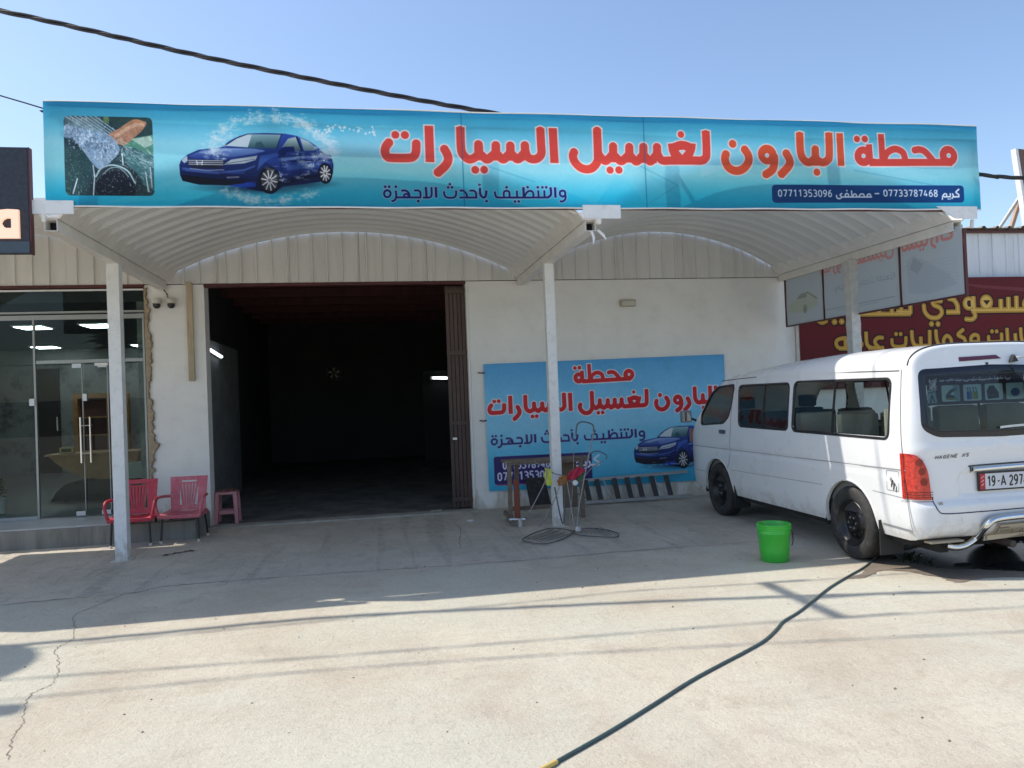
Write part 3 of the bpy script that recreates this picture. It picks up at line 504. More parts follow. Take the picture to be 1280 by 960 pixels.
def stain(m, z0, z1, col, amt, sc=(3, 3, .8)):
    t = m.node_tree; N = t.nodes; L = t.links; b = N['Principled BSDF']; src = b.inputs['Base Color'].links[0].from_socket
    g = N.new('ShaderNodeNewGeometry'); mp = N.new('ShaderNodeMapping'); mp.inputs['Scale'].default_value = sc; L.new(g.outputs['Position'], mp.inputs[0])
    n = N.new('ShaderNodeTexNoise'); n.inputs['Scale'].default_value = 2.2; n.inputs['Detail'].default_value = 9; n.inputs['Roughness'].default_value = .72; L.new(mp.outputs[0], n.inputs['Vector'])
    sp = N.new('ShaderNodeSeparateXYZ'); L.new(g.outputs['Position'], sp.inputs[0])
    r = N.new('ShaderNodeMapRange'); r.inputs[1].default_value = z0; r.inputs[2].default_value = z1; r.inputs[3].default_value = .22; r.inputs[4].default_value = -.12; L.new(sp.outputs[2], r.inputs[0])
    a = N.new('ShaderNodeMath'); a.operation = 'ADD'; L.new(n.outputs[0], a.inputs[0]); L.new(r.outputs[0], a.inputs[1])
    r2 = N.new('ShaderNodeMapRange'); r2.inputs[1].default_value = .56; r2.inputs[2].default_value = .70; r2.inputs[3].default_value = 0; r2.inputs[4].default_value = amt; L.new(a.outputs[0], r2.inputs[0])
    x = N.new('ShaderNodeMix'); x.data_type = 'RGBA'; L.new(r2.outputs[0], x.inputs[0]); L.new(src, x.inputs[6]); x.inputs[7].default_value = (*col, 1); L.new(x.outputs[2], b.inputs['Base Color'])
stain(M['white_wall'], 0, .55, (.52, .46, .37), .75); stain(M['white_steel'], 0, .35, (.42, .36, .28), .6, (9, 9, 4))
# ------------------------------------------------------------------ ground
def ground_mat():
    m = bpy.data.materials.new('concrete_yard'); m.use_nodes = True; t = m.node_tree; N = t.nodes; L = t.links; b = N['Principled BSDF']
    g = N.new('ShaderNodeNewGeometry'); sp = N.new('ShaderNodeSeparateXYZ'); L.new(g.outputs['Position'], sp.inputs[0])
    def noise(sc, det=6, ro=.6, dist=0, vec=None):
        n = N.new('ShaderNodeTexNoise'); n.inputs['Scale'].default_value = sc; n.inputs['Detail'].default_value = det; n.inputs['Roughness'].default_value = ro; n.inputs['Distortion'].default_value = dist
        L.new(vec or g.outputs['Position'], n.inputs['Vector']); return n.outputs[0]
    def rng_(v, a, b_, c_, d_):
        r = N.new('ShaderNodeMapRange'); r.inputs[1].default_value = a; r.inputs[2].default_value = b_; r.inputs[3].default_value = c_; r.inputs[4].default_value = d_; L.new(v, r.inputs[0]); return r.outputs[0]
    def mix(f, a, b_, mode='MIX'):
        x = N.new('ShaderNodeMix'); x.data_type = 'RGBA'; x.blend_type = mode
        if isinstance(f, float): x.inputs[0].default_value = f
        else: L.new(f, x.inputs[0])
        for i, q in ((6, a), (7, b_)):
            if isinstance(q, tuple): x.inputs[i].default_value = (*q, 1)
            else: L.new(q, x.inputs[i])
        return x.outputs[2]
    A = mix(rng_(noise(.7, 8, .62, .4), .38, .62, 0, 1), (.515, .462, .365), (.605, .560, .450))
    A = mix(rng_(noise(1.7, 9, .7, .8), .48, .66, 0, .7), A, (.45, .385, .30))
    A = mix(rng_(noise(4.2, 8, .8, 1.4), .58, .70, 0, .5), A, (.37, .31, .25))
    A = mix(rng_(noise(.45, 6, .65, .5), .44, .58, 0, .75), A, (.56, .555, .46))
    mp = N.new('ShaderNodeMapping'); mp.inputs['Rotation'].default_value = (0, 0, .5); mp.inputs['Scale'].default_value = (1.2, 9, 1); L.new(g.outputs['Position'], mp.inputs[0])
    A = mix(rng_(noise(1.4, 8, .75, 1.5, mp.outputs[0]), .52, .70, 0, .35), A, (.40, .33, .27))
    A = mix(rng_(noise(26, 5, .75, .5), .50, .72, 0, 1), A, mix(1.0, A, (.86, .84, .82), 'MULTIPLY'))
    A = mix(rng_(noise(75, 4, .7), .30, .70, 0, 1), A, mix(1.0, A, (.90, .89, .88), 'MULTIPLY'))
    A = mix(rng_(noise(150, 2, .5), .62, .72, 0, .6), A, (.30, .25, .21))
    A = mix(rng_(noise(130, 2, .5), .64, .74, 0, .7), A, (.74, .68, .60))
    # the older, greyer slab under the canopy
    wob = noise(.9, 3); ad = N.new('ShaderNodeMath'); ad.operation = 'MULTIPLY_ADD'; ad.inputs[1].default_value = .22; L.new(wob, ad.inputs[0]); L.new(sp.outputs[1], ad.inputs[2])
    old = rng_(ad.outputs[0], -3.46, -3.40, 0, 1)
    B = mix(rng_(noise(1.3, 8, .7, .5), .42, .62, 0, 1), (.54, .485, .40), (.63, .57, .475)); B = mix(rng_(noise(5.5, 8, .75, .6), .52, .72, 0, .7), B, (.33, .285, .23))
    B = mix(rng_(noise(70, 3), .35, .65, 0, 1), B, mix(1.0, B, (.82, .82, .82), 'MULTIPLY'))
    mp2 = N.new('ShaderNodeMapping'); mp2.inputs['Scale'].default_value = (7, .5, 1); L.new(g.outputs['Position'], mp2.inputs[0])
    tyre = N.new('ShaderNodeMath'); tyre.operation = 'MULTIPLY'; L.new(rng_(noise(.6, 5, .6, .3, mp2.outputs[0]), .54, .62, 0, .35), tyre.inputs[0]); L.new(rng_(noise(9, 6, .75, .4), .35, .6, 0, 1), tyre.inputs[1])
    B = mix(tyre.outputs[0], B, (.13, .125, .12))
    A = mix(old, A, B)
    # wash bay floor, bay shade put into a darker colour
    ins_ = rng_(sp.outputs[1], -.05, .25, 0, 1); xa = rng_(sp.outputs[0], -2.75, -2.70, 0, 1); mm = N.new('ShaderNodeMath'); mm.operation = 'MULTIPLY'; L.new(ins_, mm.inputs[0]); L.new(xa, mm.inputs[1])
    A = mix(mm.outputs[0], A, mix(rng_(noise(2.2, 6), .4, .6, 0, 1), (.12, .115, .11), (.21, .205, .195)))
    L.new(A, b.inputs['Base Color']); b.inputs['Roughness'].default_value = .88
    h = N.new('ShaderNodeMath'); h.operation = 'ADD'; L.new(rng_(noise(38, 6, .75), 0, 1, 0, .7), h.inputs[0]); L.new(rng_(noise(9, 7, .7, .1), 0, 1, 0, 1.3), h.inputs[1])
    bp_ = N.new('ShaderNodeBump'); bp_.inputs['Strength'].default_value = .8; bp_.inputs['Distance'].default_value = .016; L.new(h.outputs[0], bp_.inputs['Height']); L.new(bp_.outputs[0], b.inputs['Normal'])
    return m
MG = ground_mat()
gr = MB().grid(lambda u, v: (-200+400*u, -200+400*v, 0), 4, 4).build('ground', MG, kind='structure')
def ribbon(pts, w, z, jit=0.0, n=5):
    Q = catmull(pts, n); mb = MB(); vs = []; rr = random.Random(4)
    for i, p in enumerate(Q):
        d = Q[min(i+1, len(Q)-1)]-Q[max(i-1, 0)]; d = d/np.linalg.norm(d); nn = np.array((-d[1], d[0])); j = rr.uniform(-jit, jit); ww = w*rr.uniform(.35, 1.2) if jit else w
        vs += [(*(p[:2]+nn*(j+ww/2)), z), (*(p[:2]+nn*(j-ww/2)), z)]
    return mb.add(vs, [(2*i, 2*i+1, 2*i+3, 2*i+2) for i in range(len(Q)-1)])
M['crack'] = mat('crack_dirt', (.24, .20, .16), .95, var=.3, vs=20)
ribbon([(-1.72, -6.85), (-1.80, -6.6), (-1.84, -6.4), (-1.97, -6.0), (-1.92, -5.8), (-2.02, -5.45), (-2.16, -5.1), (-2.13, -4.9), (-2.22, -4.6), (-2.36, -4.2), (-2.28, -3.9), (-2.17, -3.55)], .007, .003, .010, 12).build('crack', M['crack'], gr)
ribbon([(-6.5, -3.75), (-4.6, -3.70), (-3.6, -3.66), (-2.7, -3.60), (-2.1, -3.56), (-1.9, -3.42), (-1.2, -3.40), (0, -3.44), (1.1, -3.5), (2.4, -3.46), (4.0, -3.5)], .014, .003, .012, 14).build('slab_joint', M['crack'], gr)
ribbon([(.95, -.9), (1.0, -1.4), (.92, -2.1), (.86, -2.7)], .009, .003, .01, 10).build('hairline_crack', M['crack'], gr)
# raised strip at the bay threshold
MB().bbox(-2.16, 1.40, -.20, .02, -.02, .022, .01).build('threshold', mat('threshold_concrete', (.36, .34, .30), .9, var=.2, vs=6, bump=.4), gr)
# ------------------------------------------------------------------ car wash building
def corr(x0, x1, y, z0, z1, pitch=.2, rib=.035, d=.028, phase=0.0):
    """one vertical ribbed sheet facing -Y, with real thickness"""
    pr = [(x0, 0)]; x = x0+phase
    while x+pitch*.5 < x1-.002:
        a = x+pitch*.5-rib
        if a > x0: pr += [(a-.008, 0), (a, -d), (a+.02, -d), (a+.028, 0)]
        x += pitch
    pr = [p for p in pr if p[0] <= x1-.004]+[(x1, 0)]
    f = [(p[0], y+p[1]) for p in pr]; b = [(p[0], y+.02) for p in reversed(pr)]
    mb = MB(); n = len(f)
    vs = [(p[0], p[1], z) for z in (z0, z1) for p in f]; vs += [(p[0], y+.02, z) for z in (z0, z1) for p in f]
    fs = [(i, i+1, n+i+1, n+i) for i in range(n-1)]+[(2*n+i+1, 2*n+i, 3*n+i, 3*n+i+1) for i in range(n-1)]
    fs += [(n+i, n+i+1, 3*n+i+1, 3*n+i) for i in range(n-1)]+[(i+1, i, 2*n+i, 2*n+i+1) for i in range(n-1)]
    return mb.add(vs, fs)
cw = thing('car_wash_building', 'white plastered car wash building with a wide dark open bay and beige ribbed sheets above', 'building', (1.76, 0, 0))
MB().box(-2.155, -1.9, .0, .01, 0, .01)
p = MB().box(-2.90, -2.155, 0, .28, 0, 3.235); p.build('pillar', M['white_wall'], cw, label='narrow white pillar left of the bay')
w_ = MB().box(1.39, 6.42, 0, .22, 0, 3.235); w_.build('front_wall', M['white_wall'], cw)
MB().box(1.36, 1.386, -.012, .24, 0, 3.235).build('door_jamb', M['white_wall'], cw)
MB().box(6.22, 6.42, .225, 11, 0, 3.9).build('side_wall', M['white_wall'], cw)
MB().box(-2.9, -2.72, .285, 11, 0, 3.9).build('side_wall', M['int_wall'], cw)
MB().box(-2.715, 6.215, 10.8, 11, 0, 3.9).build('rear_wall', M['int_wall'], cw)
MB().box(-2.715, -2.5, .30, 4.6, 0, 2.66).build('inner_partition', mat('grey_inner_wall', (.30, .31, .32), .85, var=.15, vs=2, dirt=(.14, .14, .14), dirt_amt=.6), cw)
for i in range(10):
    x0 = -2.9+i*.932; corr(x0+.002, x0+.930, -.012, 3.245, 4.20, phase=.02).build('corrugated_sheet', M['panel'], cw)
MB().box(-2.9, 6.42, .0, .05, 4.206, 4.235).build('parapet_cap', M['panel'], cw)
MB().box(-2.155, 1.36, -.02, .10, 3.20, 3.24).build('lintel', M['dark_red'], cw)
# roof of corrugated sheets on red purlins
def roofsheet(x0, x1, i=0):
    mb = MB(); n = int((x1-x0)/.05); mb.grid(lambda u, v: (x0+(x1-x0)*u, .06+10.9*v, 3.95+.004*(i%2)-.04*v+(.02 if int(u*n+.5) % 4 in (0, 1) else 0)), n, 1)
    mb.grid(lambda u, v: (x0+(x1-x0)*u, .06+10.9*v, 3.97+.004*(i%2)-.04*v+(.02 if int(u*n+.5) % 4 in (0, 1) else 0)), n, 1); return mb
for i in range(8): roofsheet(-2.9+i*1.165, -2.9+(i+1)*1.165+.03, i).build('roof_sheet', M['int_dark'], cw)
for k in range(8): MB().box(-2.7, 6.2, .5+k*1.25, .62+k*1.25, 3.62, 3.82).build('roof_beam', M['rust'], cw)
for k in range(6): MB().box(-2.3+k*1.45, -2.24+k*1.45, .3, 10.7, 3.83, 3.9).build('purlin', M['rust'], cw)
# folded gate leaf at the right side of the bay: vertical boards and rails
gt = thing('bay_gate', 'tall brown ribbed gate leaf folded open at the right side of the dark bay', 'gate', (1.2, .2, 0))
for k in range(5): MB().bbox(1.075+k*.057, 1.075+k*.057+.05, .10+.012*(k % 2), .13+.012*(k % 2), .03, 3.18, .006).build('gate_board', M['gate'], gt)
for z in (.12, 1.2, 2.2, 3.08): MB().box(1.07, 1.355, .075, .098, z, z+.06).build('rail', M['gate'], gt)
MB().box(1.33, 1.355, .14, 1.6, .03, 3.15).build('gate_back', M['gate'], gt)
MB().box(1.1, 1.16, .0, .07, 1.0, 1.03).build('latch', M['alu'], gt)
# bare render where the plaster has broken away beside the shop front
L0_ = [(.03,.03),(.6,.03),(.78,.05),(.9,.03),(1.05,.085),(1.12,.135),(1.2,.06),(1.35,.05),(1.5,.075),(1.62,.05),(1.8,.03),(1.95,.03),(2.1,.055),(2.3,.075),(2.5,.06),(2.7,.035),(2.9,.055),(3.05,.03),(3.2,.035)]
rq = random.Random(21); L_ = []
for k in range(110):
    z = .03+3.17*k/109.; w = float(np.interp(z, [a for a, b in L0_], [b for a, b in L0_]))+rq.uniform(-.010, .012)+.012*math.sin(z*13+math.sin(z*29)*2)+.008*math.sin(z*57); L_.append((z, max(.012, w)))
def jag(off): return [(-2.905, -.004-off, .05)]+[(-2.90+w*1.0-off*.3, -.004-off, z) for z, w in L_]+[(-2.905, -.004-off, 3.2)]
MB().prism(jag(0), (0, -.012, 0)).build('broken_plaster', M['plaster_raw'], cw)
MB().prism([(-2.90+w*1.0-.004, -.018, z) for z, w in L_]+[(-2.90+w*1.0+.010+.006*math.sin(z*23), -.018, z) for z, w in reversed(L_)], (0, -.006, 0)).build('plaster_edge', mat('plaster_shadow_edge', (.17, .12, .085), .95, var=.3, vs=20), cw)
tag(MB().bbox(-2.372, -2.295, -.055, -.004, 1.95, 3.26, .008).build('wooden_batten', mat('yellowed_wood', (.46, .38, .26), .75, var=.2, vs=9, dirt=(.25, .15, .07), dirt_amt=.6, streak=True)), 'yellowed wooden batten fixed upright on the white pillar beside the cameras', 'batten')
# ------------------------------------------------------------------ dome cameras and lamp on the wall
mw = mat('camera_white_plastic', (.62, .60, .52), .4)
for i, (x, lb) in enumerate(((-2.735, 'left one of two small dome cameras on the white pillar, nearer the broken plaster'), (-2.555, 'right one of two small dome cameras on the white pillar, nearer the wooden batten'))):
    d = thing('dome_camera', lb, 'camera', (x, 0, 3.0), 'dome cameras on the pillar')
    MB().lathe([(.0, .0), (.058, .0), (.062, -.01), (.058, -.055), (.05, -.06)], (x, -.065, 3.04), n=20, cap=False).build('housing', mw, d, smooth=True)
    MB().lathe([(.047, .0), (.045, -.03), (.03, -.052), (.012, -.06), (.0, -.061)], (x, -.065, 2.975), n=18).build('lens_dome', M['black_plastic'], d, smooth=True)
    MB().box(x-.03, x+.03, -.02, -.002, 2.99, 3.06).build('bracket', mw, d)
sk = thing('wall_lamp', 'small beige bulkhead lamp high on the white wall', 'lamp', (3.74, 0, 2.88))
MB().bbox(3.625, 3.86, -.07, -.003, 2.83, 2.93, .015).build('housing', mat('beige_lamp', (.45, .40, .30), .5), sk, angle=30)
MB().bbox(3.65, 3.84, -.082, -.072, 2.84, 2.905, .004).build('diffuser', mat('lamp_diffuser', (.62, .58, .48), .3), sk)
tag(MB().tube([(-2.68, -.02, 3.27), (-2.66, -.03, 3.2), (-2.62, -.03, 3.12), (-2.6, -.02, 3.05)], .006, 6).tube([(-2.7, -.04, 3.3), (-2.68, -.05, 3.2), (-2.6, -.03, 3.1)], .005, 6).build('cable', M['black_plastic'], smooth=True), 'short dark cables dangling from the beam end above the dome cameras', 'cable')
# ------------------------------------------------------------------ canopies
def arch_z(x, xa, xb, sag, base):
    c_ = xb-xa; Rr = (c_*c_/4+sag*sag)/(2*sag); cx = (xa+xb)/2; return base+sag-Rr+math.sqrt(max(0, Rr*Rr-(x-cx)**2))
def arch_sheet(xa, xb, ya, yb, base, sag, pitch=.26, off=0.0):
    ny = int((yb-ya)/pitch*10); nx = 150; mb = MB()
    def fn(u, v):
        x = xa+(xb-xa)*u; y = ya+(yb-ya)*v; ph = (v*ny/10.) % 1.0; w = (-.027 if ph < .14 else -.027*(1-(ph-.14)/.08) if ph < .22 else 0 if ph < .92 else -.027*(ph-.92)/.08)
        edge = min(u, 1-u); rip = .0035*math.sin(u*nx*math.pi)*(1.0 if edge < .36 else .25)
        return (x, y, arch_z(x, xa, xb, sag, base)-w*-1+off)
    def ripple(u, v):
        p = fn(u, v); i = round(u*nx); e = min(u, 1-u); return (p[0], p[1], p[2]+(.004 if i % 2 else -.004)*(1 if e < .33 else .35))
    return mb.grid(ripple, nx, ny)
def canopy(xa, xb, gutters, root, yfront, yback, sheetm, skew=0.0):
    base, sag = 3.37, .56
    n = 5; L0 = (yback-yfront)/1.0
    sh = arch_sheet(xa, xb, yfront, yback, base, sag)
    if skew: sh.v = [(x, y-skew*min(1, max(0, (-4.9-x)/.06))*max(0, (y-yback+1)), z) for x, y, z in sh.v]  # rear edge set back on the left, shaped to let a sun strip through
    sh.build('arched_sheet', sheetm, root, smooth=True, angle=60)
    # thin white front hoop under the fascia
    mb = MB(); P = [(xa+(xb-xa)*k/40., yfront+.03, arch_z(xa+(xb-xa)*k/40., xa, xb, sag, base)-.02) for k in range(41)]; mb.tube(P, .018, 6); mb.build('hoop', M['white_steel'], root)
can = thing('arched_canopy', 'white steel canopy with ribbed arched roof sheets over the car wash forecourt', 'canopy', (1.8, -1.8, 0))
GX = [-2.67, 2.16, 6.23]
def gutter(x, root, y0=-3.60, y1=-.02, m=None):
    m = m or M['cream_steel']
    prof = [(-.19, 3.405), (-.07, 3.275), (.07, 3.275), (.19, 3.405), (.175, 3.405), (.062, 3.29), (-.062, 3.29), (-.175, 3.405)]
    MB().prism([(x+a, y0, z) for a, z in prof], (0, y1-y0, 0)).build('gutter', m, root)
    # square tube below, open at the front end
    a, z0, z1, t = .052, 3.168, 3.270, .006; mb = MB()
    mb.box(x-a, x+a, y0, y1, z0, z0+t).box(x-a, x+a, y0, y1, z1-t, z1).box(x-a, x-a+t, y0, y1, z0+t, z1-t).box(x+a-t, x+a, y0, y1, z0+t, z1-t)
    mb.build('beam_tube', m, root)
    MB().box(x-a+t, x+a-t, y0+.12, y0+.13, z0+t, z1-t).build('tube_shade', M['dark'], root)  # dark sheet inside the open tube stands for its shade
for x in GX: gutter(x, can)
for (xa, xb) in ((GX[0]+.13, GX[1]-.13), (GX[1]+.13, GX[2]-.13)): canopy(xa, xb, None, can, -3.60, -.05, M['canopy'])
MB().box(-2.865, -2.46, -3.675, -3.655, 3.30, 3.415).build('end_plate', M['white_steel'], can)
MB().box(2.065, 2.445, -3.675, -3.664, 3.275, 3.405).build('end_plate', M['white_steel'], can)
MB().prism([(5.93, -3.675, 3.415), (6.42, -3.675, 3.415), (6.415, -3.675, 3.285), (6.15, -3.675, 3.285)], (0, .011, 0)).build('end_plate', M['white_steel'], can)
for (x, y, w, top, m_) in ((-2.675, -1.94, .125, 3.168, 'white_steel'), (2.155, -1.75, .115, 3.168, 'white_steel')):
    pm = MB().bbox(x-w/2, x+w/2, y-w/2, y+w/2, 0, top, .006).build('post', M[m_], can)
    MB().box(x-w*.8, x+w*.8, y-w*.8, y+w*.8, 0, .006).build('base_plate', M['white_steel'], pm)
# right post is wrapped with crinkled film
mb = MB(); zz = 0; seg = 46
mb.grid(lambda u, v: (6.15+.066*(-1 if v < .25 or v >= .75 else 1)*(1+.05*math.sin(u*190+v*9)), -1.85+.066*(-1 if v < .5 else 1)*(1+.05*math.sin(u*150+v*11)), 3.168*u), 92, 4)
mb = MB()
for k in range(47):
    r = .062+.0016*math.sin(k*1.9)+.0014*math.sin(k*4.1); z = 3.168*k/46.
    mb.v += [(6.15-r, -1.85-r, z), (6.15+r, -1.85-r, z), (6.15+r, -1.85+r, z), (6.15-r, -1.85+r, z)]
for k in range(46):
    for j in range(4): mb.f.append((k*4+j, k*4+(j+1) % 4, (k+1)*4+(j+1) % 4, (k+1)*4+j))
mb.build('post', mat('wrapped_film', (.60, .58, .54), .45, var=.12, vs=18, bump=.4, bs=16), can, label='post wrapped in crinkled pale film')
# nuts, straps and bits hanging at the beam ends
MB().lathe([(.0, 0), (.022, 0), (.022, -.05), (.014, -.07)], (-2.70, -3.66, 3.30), n=10, cap=True).build('bolt', M['cream_steel'], can, smooth=True)
MB().lathe([(.0, 0), (.03, 0), (.03, -.04), (.02, -.06)], (2.22, -3.67, 3.275), n=10, cap=True).build('bolt', M['cream_steel'], can, smooth=True)
MB().tube([(2.16, -3.62, 3.16), (2.175, -3.64, 3.09), (2.17, -3.63, 3.03)], [.012, .014, .004], 6).tube([(2.22, -3.63, 3.17), (2.27, -3.64, 3.12), (2.30, -3.63, 3.08)], [.012, .016, .005], 6).build('torn_tape', M['white_steel'], can, smooth=True)
MB().tube([(6.42, -3.60, 3.29), (6.41, -3.60, 3.2)], .02, 6).build('pipe_stub', M['white_steel'], can)
# neighbour's canopy at the left
can2 = thing('neighbour_canopy', 'grey arched canopy of the glass fronted shop at the left edge', 'canopy', (-5.1, -1.8, 0))
canopy(-6.35, -2.835, None, can2, -3.62, -.03, M['canopy'], .34); 
# ------------------------------------------------------------------ big printed sign on its frame
sg = thing('car_wash_sign', 'long turquoise sign with red Arabic lettering and a blue car across the canopy front', 'sign', (1.9, SY, 3.4))
MS = print_mat('sign_print', IM_SIGN, .42, .58)
sheet('print_sheet', [(SX0, SY, SZ0), (SX1+.004, SY, SZ0+.018), (SX1-.002, SY, SZ1+.005), (SX0, SY, SZ1-.008)], MS, sg, 120, 12, .005)
for z in (SZ0+.03, SZ1-.055): MB().box(SX0+.03, SX1-.03, SY+.03, SY+.07, z-.02, z+.02).build('frame_rail', M['rust'], sg)
MB().box(SX0+.03, SX1-.03, SY+.03, SY+.07, SZ1-.16, SZ1-.13).build('frame_rail', M['rust'], sg)
for x in (-2.62, -.83, .92, 2.72, 4.5, 6.40): MB().box(x-.02, x+.02, SY+.072, SY+.11, SZ0+.02, SZ1-.02).build('frame_upright', M['rust'], sg)
for x in (-.83, 2.72, 6.1): MB().beam((x, SY+.11, SZ1-.1), (x, SY+.9, 3.75), .03).build('brace', M['rust'], sg)
MB().tube([(SX0+(SX1-SX0)*k/60., SY-.003, SZ0+.001+.018*k/60.+.003*math.sin(k*.9)) for k in range(61)], .008, 6).build('hem', mat('white_hem', (.75, .75, .72), .5), sg, smooth=True)
MB().tube([(SX0+(SX1-SX0)*k/60., SY+.004, SZ1-.006+.012*k/60.+.004*math.sin(k*.7)) for k in range(61)], .007, 6).build('hem', mat('white_hem_top', (.75, .75, .72), .5), sg, smooth=True)
# ------------------------------------------------------------------ wall banner
wb = thing('wall_banner', 'blue printed banner with red Arabic lettering on the white wall behind the van', 'banner', (3.4, 0, .25))
sheet('print_sheet', [(1.583, -.03, .250), (5.225, -.03, .215), (5.225, -.03, 2.085), (1.572, -.03, 2.05)], print_mat('banner_print', IM_BANNER, .5), wb, 60, 24, .004)
MB().box(1.60, 5.21, -.022, -.002, .27, 2.03).build('backing_frame', M['rust'], wb)
for z in (1.93, 1.25): MB().tube([(1.585, -.03, z), (1.54, -.03, z-.004), (1.49, -.01, z+.004)], [.012, .008, .010], 6).build('tie', M['rust'], wb)
# ------------------------------------------------------------------ side banner under the right beam
sb = thing('side_banner', 'grey back of a framed banner hanging under the right canopy beam, print showing through faintly', 'banner', (6.2, -1.9, 2.5))
msd = print_mat('side_print', IM_SIDE, .5, .35); 
fr_ = [(-.16, -1.15), (-1.15, -1.85), (-1.85, -2.72), (-2.72, -3.71)]
for k, (ya, yb) in enumerate(((-.17, -1.15), (-1.15, -2.72), (-2.72, -3.72))):
    o = sheet('panel', [(6.2, ya-.01, 2.48), (6.2, yb+.01, 2.48), (6.2, yb+.01, 3.215), (6.2, ya-.01, 3.215)], msd, sb, 16, 8, .003)
    uvl = o.data.uv_layers[0]
    for lp in o.data.loops:
        v = o.data.vertices[lp.vertex_index].co; uvl.data[lp.index].uv = ((v.y+3.74)/3.6, (v.z-2.46)/.78)
for y in (-.165, -1.15, -2.72, -3.725): MB().box(6.185, 6.215, y-.012, y+.012, 2.46, 3.17).build('frame_upright', M['dark_red'], sb)
MB().box(6.188, 6.213, -3.71, -.18, 2.458, 2.478).build('frame_rail', M['dark_red'], sb)
# ------------------------------------------------------------------ dark sign of the left shop
ls = thing('dark_shop_sign', 'black box sign with a glowing peach letter at the left edge', 'sign', (-3.4, -3.6, 2.95))
MB().bbox(-5.2, -2.80, -3.70, -3.64, 2.955, 3.86, .008).build('box', mat('dark_textured_panel', (.030, .034, .048), .45, var=.35, vs=30, bump=.3, bs=80), ls)
MB().box(-5.2, -2.796, -3.715, -3.702, 2.96, 3.055).build('lower_strip', mat('slate_strip', (.05, .075, .10), .4), ls)
MB().box(-2.798, -2.785, -3.70, -3.64, 2.95, 3.86).build('side_trim', M['dark_red'], ls)
mp_ = mat('peach_acrylic', (1.0, .62, .45), .4, var=.02, emit=.42)
O_ = [(-3.18, 3.08), (-2.868, 3.08), (-2.868, 3.32), (-2.95, 3.325), (-3.03, 3.315), (-3.10, 3.285), (-3.155, 3.24), (-3.18, 3.18)]
H_ = [(-2.925, 3.25), (-2.925, 3.165), (-2.965, 3.165), (-2.99, 3.18), (-3.005, 3.208), (-2.99, 3.235), (-2.965, 3.25)]
bm = bmesh.new()
vo = [bm.verts.new((x, -3.735, z)) for x, z in O_]; vh = [bm.verts.new((x, -3.735, z)) for x, z in H_]
ed = [bm.edges.new((vo[i], vo[(i+1) % len(vo)])) for i in range(len(vo))]+[bm.edges.new((vh[i], vh[(i+1) % len(vh)])) for i in range(len(vh))]
bmesh.ops.triangle_fill(bm, edges=ed, use_beauty=True); ex = bmesh.ops.extrude_face_region(bm, geom=bm.faces[:]); bmesh.ops.translate(bm, verts=[v for v in ex['geom'] if isinstance(v, bmesh.types.BMVert)], vec=(0, .031, 0)); bmesh.ops.recalc_face_normals(bm, faces=bm.faces[:])
me = bpy.data.meshes.new('letter'); bm.to_mesh(me); bm.free(); me.materials.append(mp_); link(bpy.data.objects.new('letter', me), ls)
# ------------------------------------------------------------------ right shop
rs = thing('accessories_shop', 'pale ribbed metal shop front with rippled roof edge at the right', 'building', (9, 0, 0))
for i in range(7):
    x0 = 6.43+i*1.0; corr(x0+.002, x0+.998, .06, 1.5, 3.93, pitch=.25, d=.015).build('corrugated_sheet', M['panel2'], rs)
MB().box(6.43, 13.5, .085, .3, 0, 3.9).build('wall', M['white_wall'], rs)
MB().box(6.43, 13.5, .02, .08, 0, 1.49).build('lower_wall', M['white_wall'], rs)
MB().box(6.43, 6.50, -.09, .015, 0, 2.5).build('corner_post', M['white_steel'], rs)
def re_(u, v): 
    x = 6.43+7*u; k = (x*4.2) % 1; return (x, -.06+.5*v, 3.975+(.035 if k < .25 else 0)+.02*v)
MB().grid(re_, 220, 2).grid(lambda u, v: (re_(u, v)[0], re_(u, v)[1], re_(u, v)[2]+.012), 220, 2).build('roof_edge', mat('old_roof_sheet', (.22, .19, .15), .7, var=.4, vs=7, dirt=(.1, .06, .04), dirt_amt=.7), rs)
MB().box(6.43, 13.5, .0, .05, 3.925, 3.965).build('eaves_rail', M['dark_red'], rs)
ms_ = thing('maroon_sign', 'maroon banner with gold Arabic lettering on the shop right of the car wash', 'sign', (8.8, -.06, 1.9))
sheet('print_sheet', [(6.43, -.10, 1.5), (11.2, -.10, 1.5), (11.2, -.10, 3.19), (6.43, -.10, 3.19)], print_mat('maroon_print', IM_MAROON, .8), ms_, 40, 12, .006)
MB().box(6.52, 11.2, -.085, -.03, 1.52, 3.17).build('backing_board', M['dark_red'], ms_)
# panel edge and strut at the right edge of view
es = thing('edge_sign', 'narrow white edge of a tall sign panel at the far right', 'sign', (8.7, -2.0, 3.6))
MB().prism([(8.58, -2.0, 4.62), (8.80, -2.0, 4.6), (9.2, -2.0, 3.6), (8.70, -2.0, 3.6)], (0, .06, 0)).build('panel', mat('brown_panel', (.16, .09, .07), .6), es)
MB().prism([(8.545, -2.01, 4.62), (8.585, -2.01, 4.62), (8.705, -2.01, 3.6), (8.665, -2.01, 3.6)], (0, .08, 0)).build('edge_strip', M['white_steel'], es)
MB().beam((8.665, -1.98, 4.05), (10.5, .5, 4.0), .04).build('strut', M['cream_steel'], es)
tag(MB().beam((10.68, .4, 3.98), (11.15, .4, 5.1), .055).build('roof_strut', mat('raw_wood_pole', (.42, .27, .18), .8, var=.2)), 'slanting wooden pole rising from the rippled roof edge at the right', 'pole')
